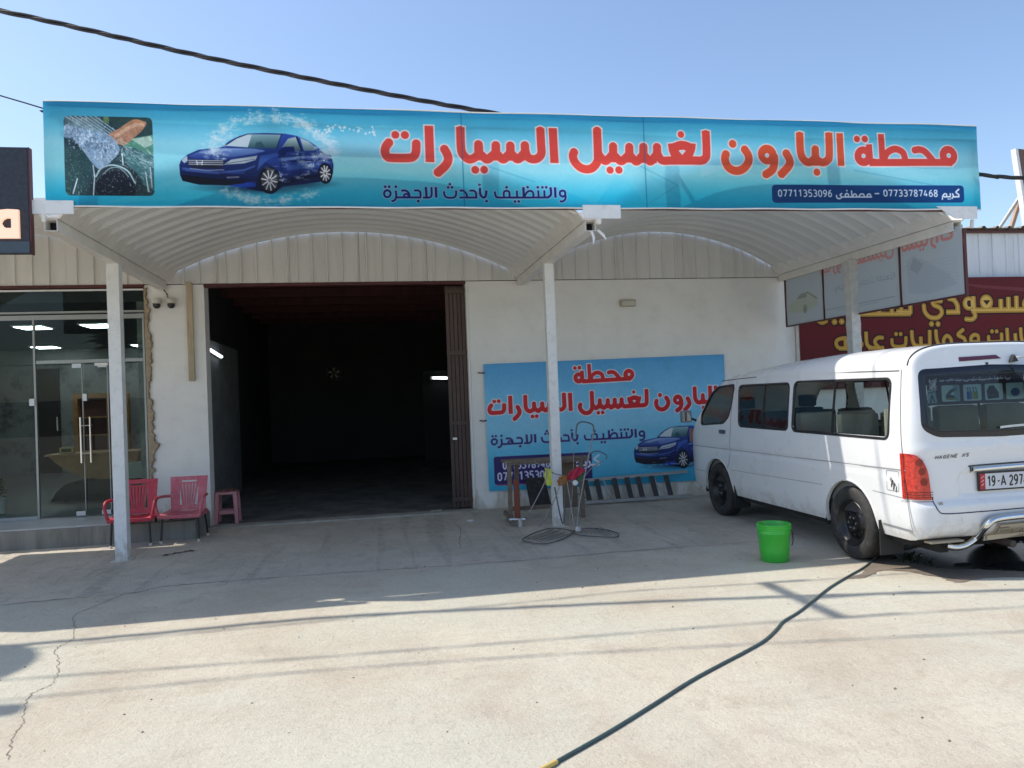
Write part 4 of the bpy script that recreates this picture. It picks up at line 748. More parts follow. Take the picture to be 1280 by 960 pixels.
# ------------------------------------------------------------------ left shop with glass front
of = thing('glass_front_shop', 'dark glass fronted shop with lit ceiling panels left of the white pillar', 'building', (-6, 0, 0))
mconc = mat('step_concrete', (.24, .235, .21), .9, var=.25, vs=4, bump=.5, bs=30, dirt=(.12, .115, .09), dirt_amt=.8, streak=True)
MB().bbox(-10, -2.17, -.85, -.001, -.02, .225, .012).build('step', mconc, of)
MB().box(-10, -2.92, -.83, -.0, .226, .243).build('marble_tread', mat('pale_marble', (.46, .47, .47), .35, var=.12, vs=5), of)
MB().box(-10, -2.92, .0, 8.3, .0, .24).build('floor_slab', mat('office_floor', (.20, .21, .22), .35, var=.15, vs=3), of)
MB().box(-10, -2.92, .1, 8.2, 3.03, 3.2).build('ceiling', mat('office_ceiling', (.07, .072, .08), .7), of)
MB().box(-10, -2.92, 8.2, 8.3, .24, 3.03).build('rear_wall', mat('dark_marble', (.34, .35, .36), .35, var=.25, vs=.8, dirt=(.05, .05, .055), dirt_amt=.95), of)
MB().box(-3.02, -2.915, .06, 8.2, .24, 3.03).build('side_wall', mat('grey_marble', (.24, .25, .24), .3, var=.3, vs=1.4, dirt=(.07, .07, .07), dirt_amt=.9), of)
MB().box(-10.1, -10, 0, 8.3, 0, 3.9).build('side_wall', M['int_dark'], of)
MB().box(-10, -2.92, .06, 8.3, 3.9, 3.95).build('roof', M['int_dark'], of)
for i in range(8):
    x1 = -2.905-i*.93; corr(x1-.928, x1, -.012, 3.245, 4.38, phase=.05).build('corrugated_sheet', M['panel'], of)
MB().box(-10, -2.905, -.03, .05, 3.203, 3.242).build('header_rail', M['dark_red'], of)
MB().box(-10, -2.905, -.04, -.005, 3.165, 3.185).build('trim_strip', M['white_steel'], of)
mal = mat('dull_aluminium', (.36, .38, .37), .45, .5, var=.1)
MB().box(-10, -2.91, -.02, .03, 2.80, 2.86).build('transom', mal, of); MB().box(-10, -2.91, -.025, .02, 2.88, 2.905).build('transom', mal, of)
for x in (-4.245, -2.925): MB().box(x-.012, x+.012, -.012, .03, .245, 2.80).build('mullion', mal, of)
MB().box(-4.225, -2.94, -.01, .025, 2.235, 2.275).build('door_header', mal, of)
MB().box(-9.9, -4.258, -.02, .03, .245, .285).build('bottom_rail', mal, of)
MB().box(-9.9, -4.26, -.004, .006, .286, 2.798).build('pane', M['glass'], of)
MB().box(-4.23, -2.94, -.004, .006, 2.278, 2.798).build('pane', M['glass'], of)
MB().box(-9.9, -2.915, -.004, .006, 2.91, 3.16).build('pane', M['glass'], of)
MB().box(-3.36, -2.94, -.004, .006, .245, 2.232).build('pane', M['glass'], of)
for (xa, xb, hx) in ((-4.22, -3.675, -3.70), (-3.66, -3.37, -3.585)):
    d = MB().box(xa, xb, -.016, -.006, .262, 2.23).build('glass_door', M['glass'], of)
    MB().tube([(hx, -.07, .94), (hx, -.07, 1.53)], .012, 8).tube([(hx, -.07, 1.06), (hx, -.01, 1.06)], .009, 6).tube([(hx, -.07, 1.42), (hx, -.01, 1.42)], .009, 6).build('handle', M['chrome'], d, smooth=True)
    for z in (.262, 2.17): MB().box(xb-.12, xb-.01, -.03, .01, z, z+.055).build('hinge_plate', M['alu'], d)
    MB().box(xb-.012, xb-.002, -.022, .0, .32, 2.17).build('edge_seal', mal, d)
for z in (1.06, 1.42): MB().tube([(-3.70, -.07, z), (-3.585, -.07, z)], .008, 6).build('handle_link', M['chrome'], of, smooth=True)
MB().box(-4.31, -4.25, -.03, .02, 1.70, 1.79).build('lock_block', M['alu'], of); MB().box(-3.68, -3.63, -.03, .02, 1.74, 1.83).build('lock_block', M['alu'], of)
MB().box(-3.52, -3.36, -.05, -.02, 2.19, 2.225).build('door_closer', M['white_steel'], of)
# interior
led = mat('led_panel', (.85, .95, 1.0), .4, var=0, emit=13.0)
for i, (x0, x1, y0, y1, lb) in enumerate(((-4.60, -4.16, 2.6, 3.15, 'nearest lit square ceiling panel seen through the shop glass, left of the front post'), (-7.05, -6.6, 6.9, 7.4, 'lit ceiling panel deep in the shop, middle one'), (-5.1, -4.75, 7.0, 7.5, 'lit ceiling panel seen right of the left canopy post'), (-5.62, -5.2, 2.7, 3.2, 'lit ceiling panel at the very left edge of the shop glass'))):
    t = thing('ceiling_light', lb, 'ceiling light', ((x0+x1)/2, (y0+y1)/2, 3.0), 'lit ceiling panels in the shop')
    MB().box(x0-.02, x1+.02, y0-.02, y1+.02, 3.005, 3.028).build('frame', M['white_steel'], t)
    for k in range(4): MB().box(x0+.01, x1-.01, y0+(y1-y0)*k/4+.03, y0+(y1-y0)*(k+1)/4-.03, 2.995, 3.004).build('lamp_strip', led, t)
MB().box(-9.9, -3.05, 8.13, 8.19, 2.70, 2.99).build('cornice', mat('pale_cornice', (.30, .32, .31), .6), of)
dr = thing('inner_door', 'black inner door at the back of the glass fronted shop', 'door', (-7.2, 8.1, .24)); MB().box(-7.45, -6.95, 8.1, 8.17, .24, 2.6).build('leaf', M['black_plastic'], dr); MB().box(-7.0, -6.97, 8.06, 8.1, 1.2, 1.5).build('handle', M['chrome'], dr)
cb = thing('display_cabinet', 'wood framed display cabinet on the back wall of the shop', 'cabinet', (-6, 8, .6))
for a in ((-6.6, -6.5, .62, 2.0), (-5.55, -5.45, .62, 2.0), (-6.5, -5.55, 1.9, 2.0), (-6.5, -5.55, .62, .72)): MB().box(a[0], a[1], 7.9, 8.1, a[2], a[3]).build('frame_board', M['wood'], cb)
MB().box(-6.5, -5.55, 8.08, 8.12, .72, 1.9).build('back_panel', M['dark_red'], cb)
for z in (1.05, 1.45): MB().box(-6.5, -5.55, 7.92, 8.07, z, z+.03).build('shelf', M['wood'], cb)
MB().box(-5.9, -5.85, 7.91, 8.07, .72, 1.9).build('divider', M['wood'], cb)
dk = thing('reception_desk', 'curved wooden reception desk on a black base behind the shop glass', 'desk', (-4.3, 2, .24))
P = [tuple(q) for q in catmull([(-4.88, .93), (-4.72, .78), (-4.50, .64), (-4.20, .56), (-3.95, .56), (-3.69, .66), (-3.60, .93)], 6)]
MB().prism([(x, 2.0, z) for x, z in P], (0, .5, 0)).build('curved_front', M['wood'], dk, angle=40)
MB().bbox(-4.92, -3.56, 1.94, 2.56, .931, .965, .01).build('desk_top', M['wood'], dk)
P = [tuple(q) for q in catmull([(-4.88, .245), (-4.78, .40), (-4.60, .52), (-4.30, .548), (-4.0, .548), (-3.8, .60), (-3.7, .245)], 6)]
MB().prism([(x, 2.04, z) for x, z in P], (0, .42, 0)).build('base', M['black_plastic'], dk, angle=40)
ck = thing('desk_clock', 'small gold rimmed clock box on the reception desk', 'clock', (-4.66, 2.2, .965))
MB().bbox(-4.76, -4.56, 2.1, 2.2, .967, 1.06, .01).build('case', mat('gold_plastic', (.45, .36, .12), .35, .4), ck); MB().box(-4.73, -4.59, 2.09, 2.099, .99, 1.04).build('face', M['black_plastic'], ck)
wk = thing('wall_clock', 'round greenish clock on the marble side wall by the cracked plaster', 'clock', (-3.03, 2.4, 1.7))
MB().lathe([(.0, 0), (.25, 0), (.27, -.02), (.25, -.04), (.235, -.03), (.0, -.028)], (-3.03, 2.4, 1.68), axis='x', n=32).build('dial', mat('dark_dial', (.06, .08, .05), .4), wk, smooth=True)
MB().tube([(-3.075, 2.4+.25*math.cos(k*math.pi/18), 1.68+.25*math.sin(k*math.pi/18)) for k in range(36)], .012, 6, closed=True).build('rim', mat('brass_rim', (.5, .5, .25), .3, .6), wk, smooth=True)
for k in range(12):
    a = k*math.pi/6; MB().beam((-3.068, 2.4+.17*math.cos(a), 1.68+.17*math.sin(a)), (-3.068, 2.4+.21*math.cos(a), 1.68+.21*math.sin(a)), .014).build('mark', mat('pale_mark', (.5, .52, .4), .5) if k == 0 else bpy.data.materials['pale_mark'], wk)
bx = thing('counter_box', 'pale box on a dark shelf behind the shop glass, right of the canopy post', 'box', (-3.35, 1, .6)); MB().bbox(-3.50, -3.12, 1.0, 1.25, .62, .84, .01).build('carton', mat('pale_carton', (.40, .45, .38), .6), bx); MB().box(-3.55, -3.05, .95, 1.4, .24, .60).build('plinth', M['black_plastic'], bx)
# potted plant
pl = thing('potted_plant', 'leafy plant in a white pot behind the shop glass at the left edge', 'plant', (-5.04, .8, .24))
MB().lathe([(.0, .25), (.065, .25), (.085, .45), (.09, .46), (.075, .46), (.06, .44), (.0, .43)], (-5.05, .8, 0), n=20).build('pot', M['white_steel'], pl, smooth=True)
MB().tube([(-5.05, .8, .43), (-5.045, .8, .66)], .008, 6).build('stem', M['wood'], pl)
ml_ = mat('leaf_green', (.045, .10, .03), .5, var=.4, vs=20); rr = random.Random(2)
for k in range(34):
    a = rr.uniform(0, 6.28); e = rr.uniform(.1, 1.3); b = Vector((-5.05, .8, .46+rr.uniform(0, .22))); d = Vector((math.cos(a)*math.cos(e), math.sin(a)*math.cos(e), math.sin(e))); L0 = rr.uniform(.10, .17); s_ = d.cross(Vector((0, 0, 1))).normalized()*L0*.22; q = Vector((0, 0, -L0*.25))
    MB().add([b, b+d*L0*.5+s_, b+d*L0+q, b+d*L0*.5-s_, b+d*L0*.5+Vector((0, 0, .012))], [(0, 1, 4), (1, 2, 4), (2, 3, 4), (3, 0, 4)]).build('leaf', ml_, pl)
# ------------------------------------------------------------------ things in the bay
tube_m = mat('lit_tube', (.85, .95, 1.0), .4, var=0, emit=2.2)
t = thing('tube_light', 'lit tube lamp on the left inner wall of the dark bay', 'lamp', (-2.49, 2.2, 2.45), 'lit tube lamps in the bay'); MB().tube([(-2.455, 1.85, 2.49), (-2.455, 2.75, 2.43)], .022, 8).build('tube', tube_m, t, smooth=True); MB().beam((-2.485, 1.8, 2.495), (-2.485, 2.8, 2.43), .03, .06).build('batten', M['white_steel'], t)
t = thing('tube_light', 'lit tube lamp far back on the right inside the dark bay', 'lamp', (1.7, 9, 2.1), 'lit tube lamps in the bay'); MB().tube([(1.56, 9, 2.12), (1.93, 9, 2.10)], .03, 8).build('tube', tube_m, t, smooth=True); MB().beam((1.5, 9.05, 2.12), (2.0, 9.05, 2.10), .08).build('batten', M['white_steel'], t)
MB().box(1.3, 2.2, 9.1, 9.2, 0, 2.3).build('inner_pier', M['int_wall'], cw)
fn = thing('wall_fan', 'small square ventilation fan high on the back wall of the dark bay', 'fan', (-1, 10.7, 2.3))
mfan = mat('fan_pale', (.55, .5, .38), .5)
for a in ((-1.2, -1.16, 2.18, 2.58), (-.82, -.78, 2.18, 2.58), (-1.16, -.82, 2.54, 2.58), (-1.16, -.82, 2.18, 2.22)): MB().box(a[0], a[1], 10.6, 10.7, a[2], a[3]).build('frame_side', M['black_plastic'], fn)
for k in range(5):
    a = k*1.2566+.3; p = lambda r, b: (-.99+r*math.cos(b), 10.62, 2.38+r*math.sin(b))
    MB().prism([p(.04, a-.3), p(.15, a-.25), p(.16, a+.3), p(.05, a+.3)], (0, .01, .0)).build('blade', mfan, fn)
MB().lathe([(.0, 0), (.04, 0), (.04, .04), (.0, .05)], (-.99, 10.58, 2.38), axis='y', n=12).build('hub', M['black_plastic'], fn, smooth=True)
# pink stool
st = thing('plastic_stool', 'small pink plastic stool just inside the left side of the bay', 'stool', (-2.0, .32, 0))
mpk = mat('pink_plastic', (.62, .27, .30), .4, var=.08, vs=9)
MB().bbox(-2.14, -1.86, .19, .45, .395, .43, .012).build('seat', mpk, st, smooth=True)
for sx in (-1, 1):
    for sy in (-1, 1):
        x, y = -2.0+sx*.115, .32+sy*.105; MB().add([(x-.025, y-.02, .395), (x+.025, y-.02, .395), (x+.025, y+.02, .395), (x-.025, y+.02, .395), (x+sx*.02-.022, y+sy*.02-.016, 0), (x+sx*.02+.022, y+sy*.02-.016, 0), (x+sx*.02+.022, y+sy*.02+.016, 0), (x+sx*.02-.022, y+sy*.02+.016, 0)], [(0,1,2,3),(7,6,5,4),(0,4,5,1),(1,5,6,2),(2,6,7,3),(3,7,4,0)]).build('leg', mpk, st)
for y in (.215, .425): MB().box(-2.10, -1.90, y-.006, y+.006, .13, .18).build('stretcher', mpk, st)
for x in (-2.125, -1.875): MB().box(x-.006, x+.006, .24, .40, .13, .18).build('stretcher', mpk, st)
tag(MB().tube([(-2.08, .24, .445), (-2.04, .27, .46), (-1.98, .25, .45), (-1.93, .29, .465)], .012, 6).tube([(-2.0, .3, .45), (-1.95, .33, .47), (-1.9, .27, .45)], .009, 6).build('rag', mat('brown_rag', (.14, .06, .04), .9), smooth=True), 'small brown rag lying on the pink stool', 'rag')
# ------------------------------------------------------------------ armchairs
def chair(name, label, x, y, rz, col, dust):
    r = thing(name, label, 'chair', (0, 0, 0), 'plastic armchairs by the pillar')
    m = mat(name+'_plastic_'+label[:4], col, .42, var=.12, vs=6, dirt=dust[0], dirt_amt=dust[1]); H = .345; w = .235
    def seat(u, v):
        X = (u-.5)*2; Y = v; return (X*w*(1-.06*v), -.22+.40*v, H-.018+.03*abs(X)**3-.02*math.sin(v*math.pi)+(-.03*(1-v*8)**2 if v < .125 else 0))
    mb = MB().grid(seat, 16, 14); mb.grid(lambda u, v: tuple(np.array(seat(u, v))-np.array((0, 0, .014))), 16, 14); mb.build('seat', m, r, smooth=True)
    MB().bbox(-w-.004, w+.004, -.235, -.213, H-.055, H-.012, .008).build('seat_lip', m, r, smooth=True)
    for s in (-1, 1): MB().bbox(s*w-.008, s*w+.008, -.225, .17, H-.05, H-.005, .005).build('seat_rim', m, r)
    # backrest: frame with slanted slots
    def bk(x, t): return (x*(1+.10*t), .175+.09*t+.02*(x/w)**2*-1, H-.01+.40*t)
    def strip(x0a, x0b, t0, t1, x1a=None, x1b=None, n=6):
        x1a = x0a if x1a is None else x1a; x1b = x0b if x1b is None else x1b; vs = []
        for k in range(n+1):
            t = t0+(t1-t0)*k/n; f = k/n
            for xx in (x0a+(x1a-x0a)*f, x0b+(x1b-x0b)*f):
                p = bk(xx, t); vs += [p, (p[0], p[1]+.012, p[2])]
        fs = []
        for k in range(n):
            a = 4*k; fs += [(a, a+2, a+6, a+4), (a+1, a+5, a+7, a+3), (a, a+4, a+5, a+1), (a+2, a+3, a+7, a+6)]
        fs += [(0, 1, 3, 2), (4*n, 4*n+2, 4*n+3, 4*n+1)]
        return MB().add(vs, fs)
    strip(-w*.86, w*.86, .0, .16).build('back_lower', m, r)
    strip(-w*.86, -w*.44, .16, .80).build('back_side', m, r); strip(w*.44, w*.86, .16, .80).build('back_side', m, r)
    for k in range(6):
        a = (-.40+.155*k)*w*.9; strip(a*.75-.0095, a*.75+.0095, .16, .80, a*1.12-.0125, a*1.12+.0125).build('back_slat', m, r)
    strip(-w*.86, -w*.35, .80, .90).build('back_side', m, r); strip(w*.35, w*.86, .80, .90).build('back_side', m, r); strip(-w*.86, w*.86, .90, 1.02).build('top_rail', m, r); strip(-w*.35, w*.35, .80, .845).build('back_rail', m, r)
    for s in (-1, 1):
        P = catmull([(s*w*.93, .19, H+.17), (s*(w+.025), .02, H+.185), (s*(w+.035), -.14, H+.18), (s*(w+.03), -.21, H+.12), (s*(w+.01), -.215, H+.02), (s*w, -.20, H-.03)], 5)
        MB().tube([tuple(p) for p in P], .019, 8).build('armrest', m, r, smooth=True)
    for s in (-1, 1):
        MB().tube([(s*.20, -.18, H-.02), (s*.215, -.205, .02)], .013, 8).build('leg', M['black_plastic'], r, smooth=True)
        MB().tube([(s*.20, .14, H-.02), (s*.215, .20, .02)], .013, 8).build('leg', M['black_plastic'], r, smooth=True)
        for yy in (-.205, .20): MB().lathe([(.0, 0), (.018, 0), (.016, .03), (.0, .032)], (s*.215, yy, 0), n=10).build('foot_cap', M['white_steel'], r)
    MB().tube([(-.2, -.17, H-.035), (-.2, .14, H-.035), (.2, .14, H-.035), (.2, -.17, H-.035)], .011, 6, closed=True).build('under_frame', M['black_plastic'], r)
    r.location = (x, y, 0); r.rotation_euler = (0, 0, rz); return r
chair('armchair', 'bright red plastic armchair with black legs, behind the left canopy post', -2.84, -.94, R(3), (.50, .035, .06), ((.55, .25, .27), .35))
chair('armchair', 'dusty faded pink plastic armchair with black legs, against the white pillar', -2.295, -.86, R(-3), (.54, .12, .155), ((.60, .33, .35), .8))
# things at the threshold
tag(ribbon([(-2.30, -1.90), (-2.22, -1.80), (-2.13, -1.76), (-2.06, -1.70), (-2.00, -1.73)], .06, .006, .03, 6).build('black_rag', M['black_plastic']), 'scrap of black rag on the concrete near the left post', 'rag')
tag(MB().bbox(1.14, 1.22, -1.03, -.98, 0.001, .03, .008).build('paper_cup', M['white_steel']), 'crushed white paper cup on the concrete in front of the bay', 'litter')
tag(MB().bbox(.75, .9, -.12, -.06, .022, .05, .008).build('stone_chip', mconc), 'small stone chip lying on the bay threshold', 'stone')
# ------------------------------------------------------------------ work table
tb = thing('work_bench', 'weathered wooden bench standing in front of the blue wall banner', 'table', (2.15, -1.15, 0))
MB().bbox(1.60, 2.72, -1.30, -1.16, .745, .775, .006).build('top_board', M['wood_old'], tb); MB().bbox(1.605, 2.73, -1.15, -1.00, .743, .772, .006).build('top_board', M['wood_old'], tb)
MB().bbox(1.63, 2.69, -1.29, -1.27, .715, .742, .004).build('apron', M['wood_old'], tb)
MB().bbox(2.36, 2.60, -1.04, -1.02, .10, .742, .004).build('end_panel', M['wood_old'], tb)
for x, y in ((1.665, -1.27), (1.80, -1.05), (2.60, -1.27), (2.66, -1.05)): MB().bbox(x-.026, x+.026, y-.025, y+.025, 0, .742, .005).build('leg', M['wood_old'], tb)
MB().bbox(1.70, 2.60, -1.01, -.96, .10, .15, .004).build('lower_rail', M['wood_old'], tb); MB().beam((1.64, -1.0, .09), (1.64, -1.62, .05), .05).build('foot_rail', M['wood_old'], tb)
MB().tube([(1.72, -1.62, .10), (1.72, -1.62, .0)], .035, 10).tube([(1.60, -1.55, .08), (1.78, -1.66, .09)], .02, 8).build('castor', M['alu'], tb, smooth=True)
tag(MB().bbox(1.735, 1.80, -1.16, -1.13, .01, .52, .008).build('orange_board', mat('faded_orange', (.38, .10, .055), .6, var=.2)), 'faded orange board leaning under the wooden bench', 'board')
tag(MB().prism([(2.12, -.30, .02), (2.42, -.30, .01), (2.36, -.17, .42), (2.08, -.17, .42)], (0, .03, .0)).build('black_mat', M['rubber']), 'black rubber mat leaning on the wall under the banner', 'mat')
# ------------------------------------------------------------------ ladder on its side
ld = thing('ladder', 'folding aluminium ladder with wide black treads lying on its side against the wall', 'ladder', (3.6, -.25, 0))
for z0, z1, yb, r_ in ((.325, .375, -.12, .016), (.045, .045, -.30, .018)):
    MB().beam((2.62 if z0 > .1 else 2.85, yb, z0), (4.52, yb, z1), .026, .042).build('rail', mat('grey_aluminium', (.42, .43, .44), .5, .3, var=.15, vs=8) if z0 > .1 else bpy.data.materials['grey_aluminium'], ld)
for k, x in enumerate((2.93, 3.10, 3.36, 3.55, 3.72, 3.93, 4.15)):
    MB().prism([(x, -.13, .35), (x+.07, -.13, .35), (x+.085, -.29, .03), (x+.015, -.29, .03)], (0, .022, 0)).build('tread', mat('grey_black_tread', (.045, .045, .048), .6, var=.3, vs=20) if k == 0 else bpy.data.materials['grey_black_tread'], ld)
for x in (3.30, 3.62, 4.06): MB().tube([(x-.08, -.10, .36), (x+.04, -.26, .03)], .010, 6).build('back_strut', bpy.data.materials['grey_aluminium'], ld, smooth=True)
MB().tube([(2.7, -.12, .33), (2.75, -.1, .2), (2.9, -.2, .12), (3.0, -.25, .06)], .008, 6).build('cord', M['black_plastic'], ld)
# ------------------------------------------------------------------ wire airer with cloths
ai = thing('drying_rack', 'bent wire clothes airer standing on the concrete beside the middle post', 'drying rack', (2.2, -2.3, 0))
mwire = mat('dull_wire', (.30, .29, .29), .45, .6, var=.2, vs=12); mwd = mat('dark_wire', (.13, .13, .14), .5, .4)
def W_(P, r=.006, m=mwire, nm='wire', cl=False): MB().tube([tuple(p) for p in catmull(P, 5, cl)], r, 6, closed=cl).build(nm, m, ai, smooth=True)
W_([(2.25, -2.25, .02), (2.29, -2.24, .27), (2.38, -2.22, .63), (2.49, -2.2, 1.04), (2.515, -2.2, 1.13)], .008, mwire, 'pole')
W_([(2.515, -2.2, 1.13), (2.51, -2.2, 1.21), (2.45, -2.2, 1.245), (2.36, -2.2, 1.255), (2.315, -2.2, 1.21), (2.30, -2.2, 1.10)], .009, mwd, 'handle_loop')
W_([(1.87, -1.9, .79), (1.98, -1.95, .73), (2.07, -2.0, .66), (2.17, -2.05, .63), (2.23, -2.1, .57), (2.34, -2.1, .545), (2.43, -2.0, .59), (2.53, -1.95, .68), (2.71, -1.9, .77)], .007)
W_([(2.42, -1.95, .79), (2.51, -1.95, .85), (2.62, -1.95, .89), (2.73, -1.95, .84), (2.73, -1.95, .79)], .007, mwd)
W_([(1.74, -2.1, .24), (1.93, -2.1, .57), (1.97, -2.1, .73)]); W_([(1.80, -2.3, .10), (1.87, -2.25, .16), (1.99, -2.2, .33), (2.15, -2.1, .6)])
W_([(2.07, -2.0, .50), (2.14, -2.05, .07), (2.2, -2.0, .45)], .009, mwd); W_([(2.20, -2.1, .57), (2.24, -2.2, .03)]); W_([(2.33, -1.95, 1.08), (2.33, -1.95, .84), (2.28, -2.0, .4), (2.2, -2.1, .05)], .004)
base1 = [(1.56, -2.54, .015), (1.70, -2.28, .015), (1.84, -2.10, .015), (2.02, -1.96, .015), (2.16, -2.1, .015), (2.20, -2.28, .015), (2.08, -2.52, .015), (1.90, -2.74, .015), (1.75, -2.84, .015), (1.62, -2.74, .015)]
W_(base1, .0065, mwd, 'base_frame', True)
base2 = [(2.20, -2.28, .018), (2.40, -2.14, .018), (2.56, -2.3, .018), (2.63, -2.55, .018), (2.56, -2.78, .018), (2.38, -2.70, .018), (2.2, -2.50, .018)]
W_(base2, .0065, mwd, 'base_frame', True)
for k in range(9):
    t_ = (k+1)/10.; a = (1.60+.42*t_, -2.56+.52*t_+.04, .014); b = (1.70+.44*t_, -2.80+.42*t_, .014); W_([a, ((a[0]+b[0])/2, (a[1]+b[1])/2, .016), b], .003, mwd, 'mesh_wire')
for k in range(4): W_([(1.62+.06*k, -2.5-.07*k, .02), (1.86+.07*k, -2.25-.08*k, .02), (2.06+.03*k, -2.0-.12*k, .02)], .003, mwd, 'mesh_wire')
for k in range(8): W_([(2.24+.045*k, -2.27+.02*k, .022), (2.26+.045*k, -2.45-.035*k, .022)], .003, mwd, 'mesh_wire')
for x, y, z in ((2.29, -2.13, .55), (2.25, -2.32, .045)): MB().lathe([(.0, 0), (.030, 0), (.034, .012), (.030, .024), (.0, .024)], (x, y, z), axis='y', n=18).build('hub', M['white_steel'], ai, smooth=True)
def cloth(nm, lb, P, dy, col, sh=.02):
    P = [Vector((p[0], p[1], p[2])) for p in P]; mb = MB()
    f = lambda o: (lambda u, v: tuple(P[0].lerp(P[1], u).lerp(P[3].lerp(P[2], u), v)+Vector((.008*math.sin(v*9), o+sh*math.sin(u*8+v*5)*.5, .006*math.sin(u*13)))))
    mb.grid(f(0), 8, 8).grid(f(dy), 8, 8); 
    for ed in ((0, 0, 0, 1), (1, 0, 1, 1), (0, 0, 1, 0), (0, 1, 1, 1)):
        a = [f(0)(ed[0]+(ed[2]-ed[0])*k/8, ed[1]+(ed[3]-ed[1])*k/8) for k in range(9)]; b = [f(dy)(ed[0]+(ed[2]-ed[0])*k/8, ed[1]+(ed[3]-ed[1])*k/8) for k in range(9)]
        mb.add(a+b, [(k, k+1, 10+k, 9+k) for k in range(8)])
    return tag(mb.build(nm, mat(nm+'_fabric', col, .9, var=.15, vs=40, bump=.4, bs=120), smooth=True), lb, 'cloth')
cloth('yellow_cloth', 'small yellow green cloth hanging on the wire airer', [(1.95, -2.06, .54), (2.03, -2.06, .52), (2.02, -2.06, .72), (1.945, -2.06, .73)], .02, (.62, .66, .12))
cloth('orange_sponge', 'small orange brown sponge on the wire airer in front of the post', [(2.09, -2.11, .52), (2.20, -2.11, .54), (2.19, -2.11, .64), (2.10, -2.11, .62)], .04, (.36, .14, .03))
cloth('red_cloth', 'folded red cloth draped over the wire airer right of the post', [(2.21, -2.12, .58), (2.31, -2.12, .60), (2.42, -2.12, .69), (2.33, -2.12, .735)], .05, (.50, .03, .07))
cloth('red_cloth_end', 'end of the red cloth hanging at the left of its fold on the airer', [(2.20, -2.10, .585), (2.24, -2.10, .58), (2.33, -2.10, .72), (2.22, -2.10, .66)], .05, (.45, .03, .06))
cloth('green_cloth', 'dark green cloth under the red one on the wire airer', [(2.30, -2.11, .545), (2.38, -2.11, .585), (2.43, -2.11, .67), (2.32, -2.11, .60)], .03, (.06, .16, .07))
# ------------------------------------------------------------------ bucket
bk_ = thing('bucket', 'bright green plastic bucket standing beside the rear wheel of the van', 'bucket', (3.55, -4.32, 0))
mgb = mat('green_plastic', (.05, .46, .05), .32, var=.08, vs=8); cx, cy = 3.555, -4.32
prof = [(.0, .005), (.115, .0), (.122, .006), (.132, .10), (.143, .255), (.147, .258), (.147, .268), (.144, .272), (.146, .292), (.152, .295), (.152, .305), (.147, .309), (.148, .325), (.153, .328), (.153, .336), (.147, .34), (.142, .334), (.138, .25), (.118, .02), (.0, .015)]
MB().lathe(prof, (cx, cy, 0), n=40).build('body', mgb, bk_, smooth=True, angle=50)
MB().tube([(cx+.152, cy-.02, .295), (cx+.168, cy-.03, .25), (cx+.170, cy-.03, .17), (cx+.150, cy-.04, .13)], .0045, 6).build('handle', M['black_plastic'], bk_, smooth=True)
MB().bbox(cx+.145, cx+.158, cy-.035, cy-.005, .275, .315, .003).build('handle_lug', mgb, bk_)
# ------------------------------------------------------------------ hose
hp = [(.52, -7.72, .016), (.72, -7.545, .016), (1.03, -7.31, .016), (1.36, -7.05, .016), (1.66, -6.82, .016), (1.93, -6.63, .016), (2.15, -6.47, .016), (2.34, -6.33, .016), (2.52, -6.17, .016), (2.66, -6.03, .016), (2.87, -5.86, .016), (3.12, -5.64, .016), (3.45, -5.34, .016), (3.80, -5.06, .016), (4.10, -4.83, .016), (4.34, -4.62, .016), (4.6, -4.4, .016), (5.1, -4.1, .016)]
hp = [(p[0]+.007*math.sin(i*1.1), p[1]-.016*math.sin(max(0, min(1, (i-1)/8.))*math.pi)+.005*math.sin(i*1.7), p[2]*.62) for i, p in enumerate(hp)]
hz = thing('garden_hose', 'dark green hose snaking over the sunlit concrete to the van wheel, with a yellow end', 'hose', (2.5, -6, 0))
MB().tube([tuple(p) for p in catmull(hp[1:], 6)], .0080, 12).build('hose_pipe', mat('dark_green_rubber', (.045, .085, .085), .4, var=.2, vs=12), hz, smooth=True)
MB().tube([tuple(p) for p in catmull([(.40, -7.85, .017), hp[0], (.62, -7.63, .017), hp[1]], 5)], .0112, 10).build('yellow_end', mat('yellow_rubber', (.62, .44, .13), .45), hz, smooth=True)
# ------------------------------------------------------------------ minibus
CX = 5.0; YE = -10.8
vn = thing('white_minibus', 'white high roof minibus parked nose to the wall at the right, rear in the sun', 'van', (5.0, -3.1, 0))
mvan = mat('van_white_paint', (.77, .78, .79), .28, var=.025, vs=1.5, coat=.5)
stain(mvan, .25, .62, (.50, .45, .38), .45, (4, 3, 3))
mgap = mat('panel_gap', (.06, .06, .065), .7)
def Pt(y0, z0):          # station and height on the body side from the tape readings at x=4.2
    s = 1.0
    for _ in range(3): s = (CX-hw(1.6+(z0-1.6)*s))/4.2
    return (YE+(y0-YE)*s, 1.6+(z0-1.6)*s)
def hw(z):
    if z < .5: b = .80-.035*((.5-z)/.2)**2
    elif z < 1.08: b = .80+.006*math.sin((z-.5)/.58*math.pi)
    else: b = .80-.075*((z-1.08)/.60)**1.35
    if .80 < z < .86: b -= .004
    return b
ZT = [(-.88, .93), (-.92, .99), (-1.0, 1.05), (-1.10, 1.11), (-1.25, 1.24), (-1.45, 1.40), (-1.65, 1.55), (-1.80, 1.64), (-1.95, 1.71), (-2.2, 1.76), (-2.6, 1.81), (-3.1, 1.85), (-4.0, 1.885), (-4.7, 1.89), (-5.1, 1.885), (-5.3, 1.88)]
def zt(y): return float(np.interp(-y, [-a for a, b in ZT], [b for a, b in ZT]))
def wf(y): return 1.0 if y < -1.45 else 1-.14*((y+1.45)/.57)**3
YR = -5.25
